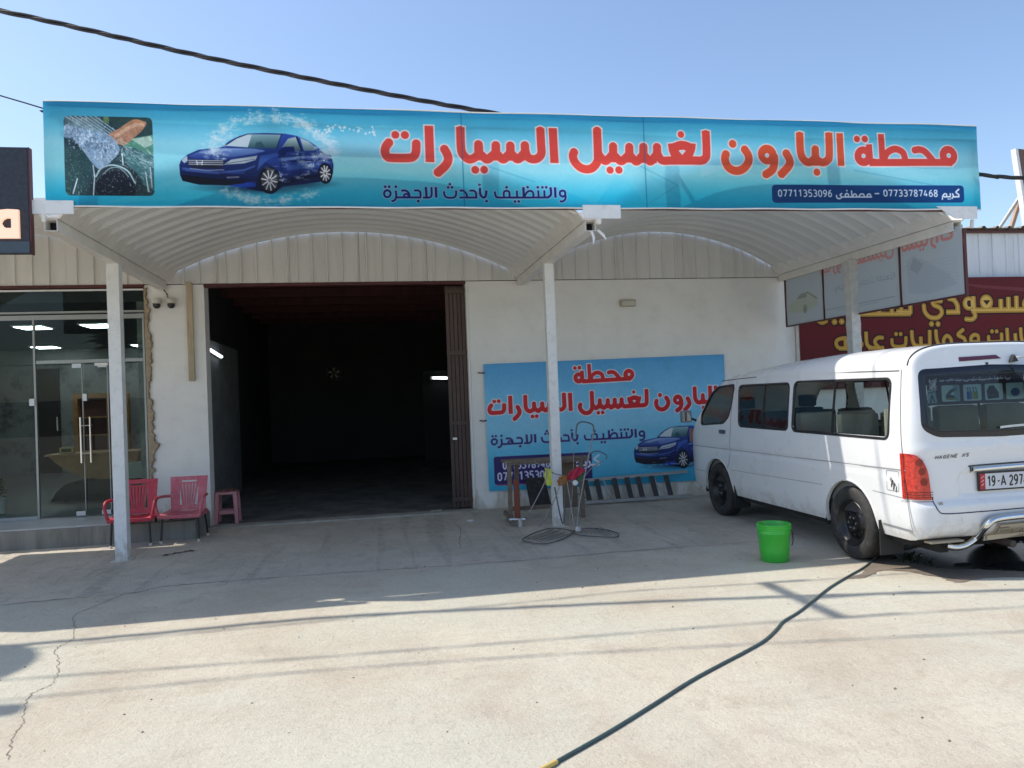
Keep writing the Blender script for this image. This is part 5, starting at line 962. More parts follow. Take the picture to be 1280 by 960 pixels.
def section(y, n1=58, n2=26):
    t = zt(y); zs = min(1.675, t-.07); L = []
    for k in range(n1+1): z = .30+(zs-.30)*k/n1; L.append((-hw(z)*wf(y), z))
    w = hw(zs)*wf(y)
    for k in range(1, n2):
        a = k/n2*math.pi/2; L.append((-w*math.cos(a)**(2/4.2), zs+(t-zs)*math.sin(a)**(2/2.4)))
    L.append((0, t)); L += [(-x, z) for x, z in reversed(L[:-1])]
    return L
def side_x(y, z): return CX-hw(z)*wf(y)
# windows on the side (left as seen): rounded outlines
WIN = []
WIN.append([Pt(*p) for p in ((-1.40, 1.115), (-1.43, 1.25), (-1.76, 1.52), (-1.96, 1.60), (-2.39, 1.62), (-2.30, 1.40), (-2.20, 1.24), (-2.05, 1.155))])
WIN.append([Pt(*p) for p in ((-2.44, 1.13), (-2.50, 1.605), (-3.60, 1.61), (-3.52, 1.125))])
WIN.append([Pt(*p) for p in ((-3.60, 1.12), (-3.69, 1.62), (-5.16, 1.615), (-5.09, 1.11))])
WIN = [roundpoly(w, .07 if i else .05, 5) for i, w in enumerate(WIN)]
WIN_IN = [inset(w, .008) for w in WIN]
AX = ((-1.83, .33), (-4.50, .33)); AR_ = .385
ys = np.concatenate([np.linspace(-.88, -1.1, 14), np.linspace(-1.12, YR, 168)])
secs = [section(y) for y in ys]; nj = len(secs[0]); mb = MB()
mb.v = [(CX+x, y, z) for y, s in zip(ys, secs) for x, z in s]
for i in range(len(ys)-1):
    for j in range(nj-1):
        yc = (ys[i]+ys[i+1])/2; xc = (secs[i][j][0]+secs[i][j+1][0])/2; zc = (secs[i][j][1]+secs[i+1][j+1][1])/2
        if abs(xc) > .55:
            if any((yc-a)**2+(zc-b)**2 < AR_**2 for a, b in AX): continue
            if zc > 1.1 and any(inpoly(yc, zc, w) for w in WIN_IN): continue
        mb.f.append((i*nj+j, i*nj+j+1, (i+1)*nj+j+1, (i+1)*nj+j))
# windscreen opening is not seen: nose cap
n0 = len(mb.v); mb.v.append((CX, -.86, .6)); mb.f += [(j, n0, j+1) for j in range(nj-1)]+[(nj-1, n0, 0)]
body = mb.build('body', mvan, vn, smooth=True, angle=35)
# rear face: concentric rings from the last section
last = secs[-1]; nb = 30
loop = [(x, z) for x, z in last]+[(last[-1][0]+(last[0][0]-last[-1][0])*k/nb, .30) for k in range(1, nb)]
C0 = (0.0, 1.08); NL = len(loop)
ang = np.array([math.atan2(z-C0[1], x-C0[0]) for x, z in loop]); rad = np.array([math.hypot(x-C0[0], z-C0[1]) for x, z in loop]); od = np.argsort(ang); angS = ang[od]; radS = rad[od]
def bnd(a): return float(np.interp(a, np.concatenate([angS-2*math.pi, angS, angS+2*math.pi]), np.tile(radS, 3)))
def rdepth(x, z):
    s = min(1.0, math.hypot(x-C0[0], z-C0[1])/bnd(math.atan2(z-C0[1], x-C0[0])))
    k = (1-s**9)**.5 if s < 1 else 0
    y = YR-.13*k+(.10*max(0, (z-1.12)/.75)**1.5)*(1-s**10)
    y -= .035*min(1, max(0, (.63-z)/.05))*k            # bumper stands a little proud
    y -= .012*math.exp(-((z-1.03)/.05)**2)*k
    if .66 < z < .84 and abs(x-.12) < .52: y += .012
    return y
ss = np.concatenate([[0], np.linspace(.08, .9, 44), np.linspace(.915, 1.0, 9)])
def RP(x0, z0):          # reading on plane y=-5.38 -> point on the rear surface (x relative to centre)
    s = 1.0
    for _ in range(4): x = x0*s-CX; z = 1.6+(z0-1.6)*s; s = (rdepth(x, z)-YE)/(-5.38-YE)
    return (x0*s-CX, 1.6+(z0-1.6)*s)
RW = roundpoly([RP(*p) for p in ((4.275, 1.67), (4.285, 1.20), (4.42, 1.135), (5.0, 1.115))]+[(.60, RP(5, 1.12)[1]+.005), (.72, RP(5, 1.20)[1]), (.71, RP(5, 1.67)[1]), (0, RP(5, 1.69)[1])], [.06, .07, .05, .01, .05, .07, .06, .01], 5)
RW_IN = inset(RW, .012)
mb = MB(); mb.v = [(CX+C0[0]+(x-C0[0])*s, rdepth(C0[0]+(x-C0[0])*s, C0[1]+(z-C0[1])*s), C0[1]+(z-C0[1])*s) for s in ss for x, z in loop]
for i in range(len(ss)-1):
    for j in range(NL):
        a, b, c_, d = i*NL+j, i*NL+(j+1) % NL, (i+1)*NL+(j+1) % NL, (i+1)*NL+j
        xm = sum(mb.v[q][0] for q in (a, b, c_, d))/4-CX; zm = sum(mb.v[q][2] for q in (a, b, c_, d))/4
        if inpoly(xm, zm, RW_IN): continue
        mb.f.append((a, b, c_, d))
mb.build('rear_face', mvan, vn, smooth=True, angle=50)
# ---- side windows: gaskets, glass, sliders (both sides)
def side_pt(y, z, off, sgn): return (CX+sgn*(hw(z)*wf(y)+off), y, z)
for sgn in (-1, 1):
    for i, w in enumerate(WIN):
        o = inset(w, -.010); inn = inset(w, .018); n = len(w); mb = MB()
        mb.v = [side_pt(*p, .001, sgn) for p in o]+[side_pt(*p, .006, sgn) for p in inset(w, -.006)]+[side_pt(*p, .006, sgn) for p in inset(w, .012)]+[side_pt(*p, -.012, sgn) for p in inn]
        for r_ in range(3): mb.f += [(r_*n+k, r_*n+(k+1) % n, (r_+1)*n+(k+1) % n, (r_+1)*n+k) for k in range(n)]
        g_ = mb.build('window_gasket', M['black_plastic'], vn, smooth=True)
        mb = MB(); mb.v = [side_pt(*p, -.008, sgn) for p in inn]; cy_, cz_ = np.mean(inn, axis=0); mb.v.append(side_pt(cy_, cz_, -.008, sgn)); mb.f = [(k, (k+1) % n, n) for k in range(n)]
        mb.build('window_pane', M['glass_van'], g_, smooth=True)
        if i:
            yc = Pt(-3.05, 1.4)[0] if i == 1 else Pt(-4.34, 1.4)[0]; z0_, z1_ = min(p[1] for p in w)+.01, max(p[1] for p in w)-.01
            mb = MB(); mb.v = [side_pt(yc+dy, z, of_, sgn) for z in np.linspace(z0_, z1_, 8) for dy, of_ in ((-.012, -.006), (-.012, .004), (.012, .004), (.012, -.006))]
            for k in range(7): mb.f += [(k*4+q, k*4+(q+1) % 4, (k+1)*4+(q+1) % 4, (k+1)*4+q) for q in range(4)]
            mb.build('slider_bar', M['black_plastic'], g_)
# inner belt below windows so the cabin reads as trimmed
mtrim = mat('van_inner_trim', (.20, .20, .19), .8); mseat = mat('beige_seat_vinyl', (.42, .40, .33), .6, var=.15); msd_ = mat('dark_seat_cloth', (.045, .045, .05), .8)
MB().box(CX-.74, CX+.74, -5.2, -1.2, .42, .5).build('cabin_floor', msd_, vn)
MB().box(CX-.02-.72, CX-.02-.70, -5.15, -1.5, .5, 1.08).box(CX+.70, CX+.72, -5.15, -1.5, .5, 1.08).build('inner_lining', mtrim, vn)
MB().box(CX-.64, CX+.64, -5.12, -1.9, 1.655, 1.67).build('head_lining', mtrim, vn)
for i, (y, mm_) in enumerate(((-1.85, msd_), (-2.75, msd_), (-3.45, mseat), (-4.15, mseat), (-4.85, mseat))):
    for x in ((-.42, .42) if i < 1 else (-.47, 0, .47)):
        if i in (2, 3) and x == .47: continue
        s_ = MB().bbox(CX+x-.20, CX+x+.20, y-.02, y+.42, .62, .76, .04).build('seat_cushion', msd_, vn, smooth=True)
        MB().bbox(CX+x-.20, CX+x+.20, y-.10, y-.0, .74, 1.30 if i < 4 else 1.36, .04).build('seat_back', mm_ if i != 4 else mseat, s_, smooth=True)
        MB().bbox(CX+x-.11, CX+x+.11, y-.09, y-.01, 1.31, 1.46, .035).build('headrest', msd_ if i < 4 else mseat, s_, smooth=True) if i < 1 else None
MB().bbox(CX-.62, CX+.66, -1.62, -1.3, .9, 1.10, .05).build('dashboard', msd_, vn, smooth=True)
st_ = MB().tube([(CX-.40+.17*math.cos(k*math.pi/12), -1.68-.06*math.sin(k*math.pi/12), 1.12+.14*math.sin(k*math.pi/12)) for k in range(24)], .012, 6, closed=True).build('steering_wheel', M['black_plastic'], vn, smooth=True)
# ---- seams and creases
def drape(P, w, m, name, off=.0018, n=8, conv_=True):
    Q = catmull([Pt(*p) if conv_ else p for p in P], n) if len(P) > 2 else [np.array(Pt(*P[0]))+(np.array(Pt(*P[1]))-np.array(Pt(*P[0])))*k/40 for k in range(41)]
    mb = MB()
    for i, p in enumerate(Q):
        d = Q[min(i+1, len(Q)-1)]-Q[max(i-1, 0)]; d = d/max(1e-9, np.linalg.norm(d)); nn = np.array((-d[1], d[0]))*w/2
        for sg_ in (1, -1): q = p+nn*sg_; mb.v.append(side_pt(q[0], q[1], off, -1))
    mb.f = [(2*i, 2*i+1, 2*i+3, 2*i+2) for i in range(len(Q)-1)]; return mb.build(name, m, vn)
mcrease = mat('crease_line', (.30, .31, .33), .5)
drape([(-2.37, 1.625), (-2.34, 1.55), (-2.24, 1.15), (-2.20, .95), (-2.20, .80), (-2.14, .66), (-2.04, .56)], .007, mgap, 'door_seam')
drape([(-1.12, .835), (-5.28, .868)], .008, mcrease, 'side_crease'); drape([(-2.2, .60), (-4.1, .63)], .006, mcrease, 'lower_crease'); drape([(-4.85, .66), (-5.28, .64)], .006, mcrease, 'lower_crease')
drape([(-2.05, 1.668), (-2.6, 1.685), (-3.6, 1.70), (-5.26, 1.672)], .009, mgap, 'roof_gutter')
drape([(-5.285, 1.68), (-5.285, .63)], .007, mgap, 'quarter_seam'); drape([(-5.285, .63), (-5.33, .40)], .006, mgap, 'bumper_seam'); drape([(-1.05, .52), (-1.5, .52)], .006, mcrease, 'bumper_seam')
drape([(-4.97, .395), (-5.34, .385)], .02, mcrease, 'sill_edge')
fd = roundpoly([Pt(-5.04, .855), Pt(-5.20, .855), Pt(-5.19, .685), Pt(-5.04, .685)], .02, 3)
mb = MB(); n = len(fd); i2 = inset(fd, .006); mb.v = [side_pt(*p, .002, -1) for p in fd]+[side_pt(*p, .002, -1) for p in i2]; mb.f = [(k, (k+1) % n, n+(k+1) % n, n+k) for k in range(n)]; mb.build('fuel_flap_seam', mcrease, vn)
rr = random.Random(8)
for k in range(5):
    z0 = Pt(-5.1, .80-.012*k)[1]; y0 = Pt(-5.10-.012*k+.02*(k % 2), .8)[0]
    mb = MB(); mb.tube([side_pt(y0, z0, .004, -1), side_pt(y0-.02, z0-.03, .004, -1), side_pt(y0-.012, z0-.07, .004, -1)], .003, 5); mb.build('flap_sticker_mark', M['black_plastic'], vn)
# door handle and mirror
h0 = Pt(-2.01, 1.05); MB().bbox(side_x(*h0)-.022, side_x(*h0)+.004, h0[0]-.085, h0[0]+.06, h0[1]-.022, h0[1]+.025, .01).build('door_handle', mat('grey_handle', (.10, .10, .11), .35), vn, smooth=True)
mr_ = MB().bbox(4.05, 4.19, -1.15, -1.06, 1.14, 1.30, .03).build('wing_mirror', mat('mirror_shell', (.30, .31, .32), .2, .6), vn, smooth=True)
MB().bbox(4.07, 4.17, -1.16, -1.152, 1.16, 1.28, .004).build('mirror_glass', mat('mirror_glass', (.5, .52, .54), .06, 1.0), mr_); MB().tube([(4.17, -1.1, 1.20), (4.24, -1.12, 1.17), (4.30, -1.15, 1.14)], .016, 8).build('mirror_arm', M['black_plastic'], mr_, smooth=True)
MB().bbox(4.225, 4.29, -.99, -.955, .87, 1.05, .01).build('side_marker', mat('marker_lens', (.30, .16, .14), .2), vn)
# ---- arches, wheels, flaps, underside
for a, b in AX:
    for sgn in (-1, 1):
        mb = MB(); n = 30
        for k in range(n+1):
            t = -.12+(math.pi+.24)*k/n; y, z = a+math.cos(t)*AR_, b+math.sin(t)*AR_
            for rr_, of_ in ((.012, .0008), (.006, .005), (-.006, .004), (-.008, -.03)):
                y2, z2 = a+math.cos(t)*(AR_+rr_), max(.29, b+math.sin(t)*(AR_+rr_)); mb.v.append(side_pt(y2, z2, of_, sgn))
        for k in range(n): mb.f += [(k*4+q, k*4+q+1, (k+1)*4+q+1, (k+1)*4+q) for q in range(3)]
        mb.build('arch_lip', mvan, vn, smooth=True)
        mb = MB()
        for k in range(n+1):
            t = -.2+(math.pi+.4)*k/n
            for dx in (-.02, -.34): mb.v.append((CX+sgn*(.80+dx), a+math.cos(t)*(AR_+.012), b+math.sin(t)*(AR_+.012)))
        mb.f = [(2*k, 2*k+1, 2*k+3, 2*k+2) for k in range(n)]; mb.build('wheel_well', M['dark'], vn)
mrim = mat('black_steel_rim', (.018, .018, .02), .35, .3, var=.1)
def wheel(x, y, s):
    f = lambda P: [(r, s*h) for r, h in P]
    t = MB().lathe(f([(.205, .015), (.225, -.004), (.262, -.012), (.300, -.004), (.318, .012), (.326, .03), (.328, .09), (.326, .15), (.318, .168), (.29, .178), (.21, .16)]), (x, y, .328), 'x', 44).build('wheel_tyre', M['rubber'], vn, smooth=True, angle=60)
    for g_ in (.055, .088, .121): MB().lathe([(.3292, s*(g_-.006)), (.3296, s*g_), (.3292, s*(g_+.006))], (x, y, .328), 'x', 44).build('tread_groove', M['dark'], t)
    MB().lathe(f([(.207, .012), (.200, .006), (.188, .012), (.182, .05), (.150, .07), (.140, .066), (.085, .050), (.080, .03), (.062, .025), (.0, .025)]), (x, y, .328), 'x', 36).build('rim', mrim, t, smooth=True, angle=60)
    for k in range(6):
        a = k*math.pi/3; MB().lathe([(.0, s*.012), (.012, s*.014), (.013, s*.04)], (x, y+.052*math.cos(a), .328+.052*math.sin(a)), 'x', 8).build('wheel_nut', M['chrome'], t)
    for k in range(12):
        a = k*math.pi/6+.2; MB().lathe([(.0, s*.0555), (.013, s*.0555), (.013, s*.07)], (x, y+.116*math.cos(a), .328+.116*math.sin(a)), 'x', 8).build('rim_hole', M['dark'], t)
    MB().lathe(f([(.0, -.002), (.022, .0), (.026, .012), (.026, .03)]), (x, y, .328), 'x', 14).build('hub_cap', mrim, t, smooth=True)
for a, b in AX: wheel(CX-.79, a, 1); wheel(CX+.79, a, -1)
for y in (-4.93,):
    for x in (CX-.70, CX+.70): MB().bbox(x-.11, x+.11, y-.008, y+.008, .12, .42, .004).build('mud_flap', M['black_plastic'], vn)
for x in (CX-.70, CX+.70): MB().bbox(x-.10, x+.10, -2.27, -2.255, .15, .42, .004).build('mud_flap', M['black_plastic'], vn)
MB().box(CX-.70, CX+.70, -5.15, -1.25, .24, .32).box(CX-.35, CX+.35, -5.0, -4.2, .16, .26).box(CX-.5, CX-.42, -5.25, -1.2, .18, .26).box(CX+.42, CX+.5, -5.25, -1.2, .18, .26).build('underside', M['dark'], vn)
MB().tube([(CX-.74, -4.5, .33), (CX+.74, -4.5, .33)], .05, 10).build('axle', M['dark'], vn)
MB().tube([(CX+.1, -4.6, .24), (CX+.12, -5.33, .22)], .03, 10).build('exhaust_pipe', mat('rusty_pipe', (.09, .07, .06), .7), vn)
# ---- rear details
def rear_patch(P, m, name, off=.004, parent=None, cuts=4, conv_=True, thick=.012):
    Q = [RP(*p) if conv_ else p for p in P]; bm = bmesh.new(); vs = [bm.verts.new((p[0], 0, p[1])) for p in Q]; bm.faces.new(vs); bmesh.ops.triangulate(bm, faces=bm.faces[:])
    bmesh.ops.subdivide_edges(bm, edges=bm.edges[:], cuts=cuts, use_grid_fill=True)
    ex = bmesh.ops.extrude_face_region(bm, geom=bm.faces[:]); top = {v for v in ex['geom'] if isinstance(v, bmesh.types.BMVert)}
    for v in bm.verts:
        x, z = v.co.x, v.co.z; v.co = (CX+x, rdepth(x, z)-(off if v in top else off-thick), z)
    bmesh.ops.recalc_face_normals(bm, faces=bm.faces[:]); me = bpy.data.meshes.new(name); bm.to_mesh(me); bm.free()
    me.materials.append(m); return link(bpy.data.objects.new(name, me), parent or vn)
def rear_line(P, w, m, name, off=.002, smooth=True, parent=None):
    Q = [np.array(RP(*p)) for p in P]; Q = catmull(Q, 8) if smooth and len(Q) > 2 else [Q[i]+(Q[i+1]-Q[i])*k/10 for i in range(len(Q)-1) for k in range(11)]
    mb = MB()
    for i, p in enumerate(Q):
        d = Q[min(i+1, len(Q)-1)]-Q[max(i-1, 0)]; d = d/max(1e-9, np.linalg.norm(d)); nn = np.array((-d[1], d[0]))*w/2
        for sg_ in (1, -1): q = p+nn*sg_; mb.v.append((CX+q[0], rdepth(*q)-off, q[1]))
    mb.f = [(2*i, 2*i+1, 2*i+3, 2*i+2) for i in range(len(Q)-1)]; return mb.build(name, m, parent or vn)
# rear window
n = len(RW); o = inset(RW, -.006); inn = inset(RW, .05); mb = MB()
for P, of_ in ((o, .001), (inset(RW, .002), .006), (inn, .004)): mb.v += [(CX+p[0], rdepth(*p)-of_, p[1]) for p in P]
for r_ in range(2): mb.f += [(r_*n+k, r_*n+(k+1) % n, (r_+1)*n+(k+1) % n, (r_+1)*n+k) for k in range(n)]
wg = mb.build('rear_window_border', mat('black_ceramic_border', (.012, .014, .022), .12), vn, smooth=True)
x0, x1 = min(p[0] for p in inn), max(p[0] for p in inn); z0, z1 = min(p[1] for p in inn), max(p[1] for p in inn)
mb = MB(); mb.v = [(CX+p[0], rdepth(*p)-.003, p[1]) for p in inn]
for s in (.8, .6, .4, .2): mb.v += [(CX+p[0], rdepth(*p)-.003, p[1]) for p in [(p[0]*s+(x0+x1)/2*(1-s), p[1]*s+(z0+z1)/2*(1-s)) for p in inn]]
mb.v.append((CX+(x0+x1)/2, rdepth((x0+x1)/2, (z0+z1)/2)-.003, (z0+z1)/2))
for r_ in range(4): mb.f += [(r_*n+k, r_*n+(k+1) % n, (r_+1)*n+(k+1) % n, (r_+1)*n+k) for k in range(n)]
mb.f += [(4*n+k, 4*n+(k+1) % n, 5*n) for k in range(n)]
mb.build('rear_window_pane', M['glass_rear'], wg, smooth=True)
# sticker strip inside the rear window (flat print)
c = Canvas(0, 1.10, 0, .285, 420); c.a[:] = np.array((58, 42, 52))/255.
rg = np.random.default_rng(9)
for k in range(4):
    X0 = .15+k*.232; c.rrect(X0, X0+.195, .03, .19, .02, (160, 186, 186))
    if k == 0: c.ell(X0+.09, .075, .05, .02, (40, 56, 60)); c.line([(X0+.06, .09), (X0+.10, .13), (X0+.15, .15)], .03, (52, 70, 76)); c.ell(X0+.1, .055, .06, .01, (120, 120, 60)); c.poly([(X0+.145, .03), (X0+.195, .03), (X0+.195, .19), (X0+.12, .19)], (90, 116, 120), .6)
    if k == 1:
        for q, col in ((.05, (30, 60, 140)), (.075, (60, 90, 150)), (.11, (130, 140, 60)), (.14, (110, 130, 80))): c.rrect(X0+q-.014, X0+q+.016, .045, .12, .006, col); c.line([(X0+q, .12), (X0+q, .15), (X0+q-.012, .158)], .008, (40, 50, 90))
    if k == 2: c.poly([(X0+.03, .04), (X0+.15, .05), (X0+.15, .10), (X0+.10, .17), (X0+.05, .17), (X0+.02, .12)], (24, 30, 34)); c.line([(X0+.04, .08), (X0+.1, .075), (X0+.14, .09)], .006, (96, 60, 66))
    if k == 3: c.ell(X0+.1, .1, .05, .04, (70, 90, 130))
c.poly([(0, .02), (.10, .02), (.085, .14), (.0, .15)], (130, 156, 158)); c.line([(.03, .03), (.045, .1), (.07, .04)], .014, (50, 60, 74)); c.line([(.01, .12), (.07, .13)], .01, (60, 70, 90))
for i in range(26): c_line_fast(c, [(.02+rg.uniform(0, .09), .14+rg.uniform(0, .12)), (.02+rg.uniform(0, .09), .14+rg.uniform(0, .12))], .006, (206, 206, 214), .8)
x = .14
while x < .92:
    L0 = rg.uniform(.03, .10); c_line_fast(c, [(x, .235), (x+L0*.5, .23+rg.uniform(-.01, .01)), (x+L0, .238)], .012, (200, 198, 208), .85)
    for q in range(int(L0/.015)): c_line_fast(c, [(x+q*.015, .235), (x+q*.015+rg.uniform(-.006, .01), .235+rg.uniform(-.02, .03))], .007, (200, 198, 208), .8)
    x += L0+rg.uniform(.012, .03)
IMST = c.image('window_sticker_print')
a0 = RP(4.355, 1.62); a1 = RP(5.30, 1.62); b0 = RP(4.36, 1.385); b1 = RP(5.30, 1.38)
yy = lambda p, q=.0: rdepth(p[0], p[1])+.012+q
sheet('window_sticker', [(CX+b0[0], yy(b0), b0[1]), (CX+b1[0], yy(b1), b1[1]), (CX+a1[0], yy(a1), a1[1]), (CX+a0[0], yy(a0), a0[1])], print_mat('sticker_print', IMST, .5), wg, 8, 2)
# brake lamp, arms, wiper
rear_patch([(4.645, 1.762), (4.985, 1.772), (5.035, 1.742), (4.65, 1.728)], mat('dark_red_lens', (.10, .008, .035), .15), 'high_brake_lamp', .006)
q = RP(4.9, 1.705); MB().lathe([(.0, 0), (.010, 0), (.010, .02)], (CX+q[0], rdepth(*q)-.010, q[1]), 'y', 10).build('washer_nozzle', M['black_plastic'], vn)
q = RP(5.13, 1.735); MB().prism([(CX+q[0]-.03, rdepth(*q)-.004, q[1]-.03), (CX+q[0]+.035, rdepth(*q)-.004, q[1]-.02), (CX+q[0]+.0, rdepth(*q)-.004, q[1]+.035)], (0, -.035, 0)).build('mirror_bracket', M['black_plastic'], vn)
q2 = RP(5.25, 1.70); MB().tube([(CX+q[0]+.02, rdepth(*q)-.03, q[1]+.01), (CX+q[0]+.06, rdepth(*q)-.08, q[1]+.015), (CX+q2[0]+.02, rdepth(*q)-.14, q2[1]-.01), (CX+q2[0]+.05, rdepth(*q)-.17, q2[1]-.07)], .008, 8).build('mirror_bracket_arm', M['alu'], vn, smooth=True)
q = RP(5.20, 1.575); MB().lathe([(.0, -.03), (.06, -.025), (.12, .0), (.13, .02), (.125, .03), (.05, .035), (.0, .036)], (CX+q[0]+.04, rdepth(*q)-.16, q[1]), 'y', 24).build('rear_spot_mirror', M['chrome'], vn, smooth=True)
rear_line([(4.98, 1.185), (5.10, 1.192), (5.35, 1.20)], .018, M['alu'], 'wiper_blade', .022)
# tail lamp
tl_ = roundpoly([(4.15, 1.01), (4.20, 1.005), (4.262, .955), (4.305, .87), (4.328, .638), (4.162, .645)], [.01, .04, .05, .05, .01, .01], 4)
mlens = mat('red_orange_lens', (.55, .035, .02), .12, var=.45, vs=45, coat=.6); lamp = rear_patch([tuple(p) for p in tl_], mlens, 'tail_lamp', .022, cuts=3, thick=.03)
for (x, z, r_) in ((4.232, .940, .030), (4.250, .868, .030), (4.262, .785, .032)):
    P = [(x+r_*math.cos(k*math.pi/9), z+r_*.95*math.sin(k*math.pi/9)) for k in range(18)]; rear_patch(P, mat('dark_lens_ring', (.22, .02, .012), .15) if 'dark_lens_ring' not in bpy.data.materials else bpy.data.materials['dark_lens_ring'], 'lamp_reflector', .0265, lamp, 2)
for z in (.70, .68, .66): rear_line([(4.16, z), (4.34, z)], .006, bpy.data.materials['dark_lens_ring'], 'lens_rib', .0245, False, lamp)
# tailgate seam, bumper top, chrome bar and plate
rear_line([(4.352, .66), (4.365, .60), (4.40, .545), (4.47, .518), (4.8, .515), (5.3, .52)], .009, mat('tailgate_gap', (.015, .02, .06), .6), 'tailgate_seam', .002)
rear_line([(4.14, .628), (4.35, .622)], .006, mcrease, 'bumper_top_edge', .002, False)
def RT(P, dy): return [(CX+RP(x, z)[0], rdepth(*RP(x, z))-dy, RP(x, z)[1]) for x, z in P]
MB().tube([tuple(p) for p in catmull(RT([(4.42, .275), (4.50, .255), (4.60, .265), (4.70, .32), (4.80, .41), (4.90, .455), (5.2, .465), (5.6, .468)], .035), 6)], .028, 12).build('chrome_bumper_bar', M['chrome'], vn, smooth=True)
rear_patch([(4.78, .285), (4.93, .408), (5.6, .415), (5.6, .31)], mat('beige_step_plate', (.52, .46, .36), .35, .3, var=.05), 'step_plate', .02, cuts=3)
md_ = mat('plate_engraving', (.16, .13, .11), .5)
rear_line([(4.93, .375), (5.02, .378)], .008, md_, 'engraving', .024, False); rear_line([(4.93, .35), (5.02, .352)], .006, md_, 'engraving', .024, False); rear_line([(4.80, .288), (4.935, .402), (5.3, .41)], .008, md_, 'engraving', .024, False)
for k in range(7): rear_line([(5.03+.026*k, .332+.012*(k % 3)), (5.045+.024*k, .362-.01*(k % 2))], .007, md_, 'engraving', .024, False)
MB().bbox(4.32, 4.62, -5.38, -5.30, .285, .30, .004).build('bumper_lower_edge', mat('beige_underlip', (.36, .30, .22), .6), vn)
# chrome garnish + registration plate (the sheet is flat, in its own frame)
g1 = RP(4.71, .855); g2 = RP(5.45, .87)
MB().tube(RT([(4.715, .857), (4.80, .860), (5.2, .867), (5.5, .872)], .016), .022, 10).build('chrome_garnish', M['chrome'], vn, smooth=True)
rear_line([(4.70, .835), (4.705, .875), (4.74, .888), (5.3, .895)], .010, M['black_plastic'], 'garnish_shadow_gap', .004)
c = Canvas(0, .56, 0, .125, 900); c.a[:] = np.array((206, 208, 214))/255.; c.rrect(.0, .56, .0, .125, .006, (206, 208, 214)); c.poly([(.0, 0), (.05, 0), (.05, .125), (0, .125)], (176, 30, 48))
for k in range(3): c.line([(.016, .03+k*.03), (.036, .045+k*.03)], .006, (226, 200, 204))
c.text(digits('19', .072, .152, .025, .10, .013), (24, 24, 28)); c.line([(.170, .06), (.178, .06)], .012, (60, 60, 64)); c.text(digits('A', .196, .246, .025, .10, .012, frac=.9), (24, 24, 28)); c.text(digits('29743', .275, .50, .025, .10, .013), (24, 24, 28))
IMP = c.image('registration_plate_print'); p0 = RP(4.765, .695); yb = rdepth(*RP(4.95, .75))-.022
pf = MB().bbox(CX+p0[0]-.012, CX+p0[0]+.572, yb, yb+.014, p0[1]-.014, p0[1]+.138, .004).build('plate_frame', M['black_plastic'], vn)
sheet('registration_plate', [(CX+p0[0], yb-.003, p0[1]), (CX+p0[0]+.56, yb-.003, p0[1]), (CX+p0[0]+.56, yb-.003, p0[1]+.125), (CX+p0[0], yb-.003, p0[1]+.125)], print_mat('plate_print', IMP, .35), pf)
# model badge
mbg = mat('grey_badge', (.16, .17, .17), .35, .5)
for it in digits('HAGENE XS', 4.385, 4.70, .958, .982, .006, .5, .008): rear_line([tuple(p) for p in it[2]], .0065, mbg, 'badge_letter', .004, False)
rear_line([(4.40, .60), (4.44, .605)], .02, mat('rust_stain', (.42, .36, .26), .8), 'stain', .0015, False)
# reflector-side trim line on the roof end
rr_ = [((last[k][0])*1.0, last[k][1]) for k in range(60, len(last)-60)]
MB().tube([(CX+x*1.0, YR-.004, z+.004) for x, z in rr_], .006, 5).build('roof_seam', mgap, vn, smooth=True)
# ------------------------------------------------------------------ wet patch by the van
def blob(P, z, m, name, kind='structure', parent=None, seed=1, am=.03):
    rr = random.Random(seed); Q = catmull(P, 8, True); Q = [q+np.array((rr.uniform(-am, am), rr.uniform(-am, am)*.6)) for q in Q]
    bm = bmesh.new(); f = bm.faces.new([bm.verts.new((q[0], q[1], z)) for q in Q]); bmesh.ops.triangulate(bm, faces=[f]); bmesh.ops.recalc_face_normals(bm, faces=bm.faces[:])
    for f in bm.faces:
        if f.normal.z < 0: f.normal_flip()
    me = bpy.data.meshes.new(name); bm.to_mesh(me); bm.free(); me.materials.append(m); return link(bpy.data.objects.new(name, me), parent, kind)
mdamp = mat('damp_concrete', (.20, .165, .13), .6, var=.2, vs=5); mwet = mat('wet_concrete', (.06, .05, .04), .18, var=.3, vs=4)
blob([(3.75, -5.12), (3.98, -4.98), (4.05, -4.88), (4.22, -4.72), (4.5, -4.5), (5.2, -4.2), (6.3, -4.4), (6.4, -5.6), (5.4, -5.75), (5.1, -5.55), (4.72, -5.45), (4.45, -5.50), (4.42, -5.30), (4.30, -5.05), (4.15, -4.98), (3.92, -5.12)], .004, mdamp, 'damp_patch', parent=gr, seed=3, am=.018)
blob([(4.55, -4.55), (5.2, -4.3), (6.2, -4.6), (6.2, -5.4), (5.35, -5.45), (5.1, -5.35), (4.9, -5.20), (4.62, -5.02), (4.60, -4.75)], .008, mwet, 'wet_patch', parent=gr, seed=5, am=.02)
mwater = mat('puddle_water', (.03, .03, .03), .03, var=.0); 
blob([(5.02, -5.18), (5.16, -5.08), (5.4, -5.10), (5.6, -5.2), (5.42, -5.36), (5.2, -5.34)], .012, mwater, 'puddle', parent=gr, seed=7, am=.012); blob([(4.80, -5.03), (4.92, -4.98), (4.98, -5.03), (4.86, -5.09)], .012, mwater, 'puddle', parent=gr, seed=9, am=.01)
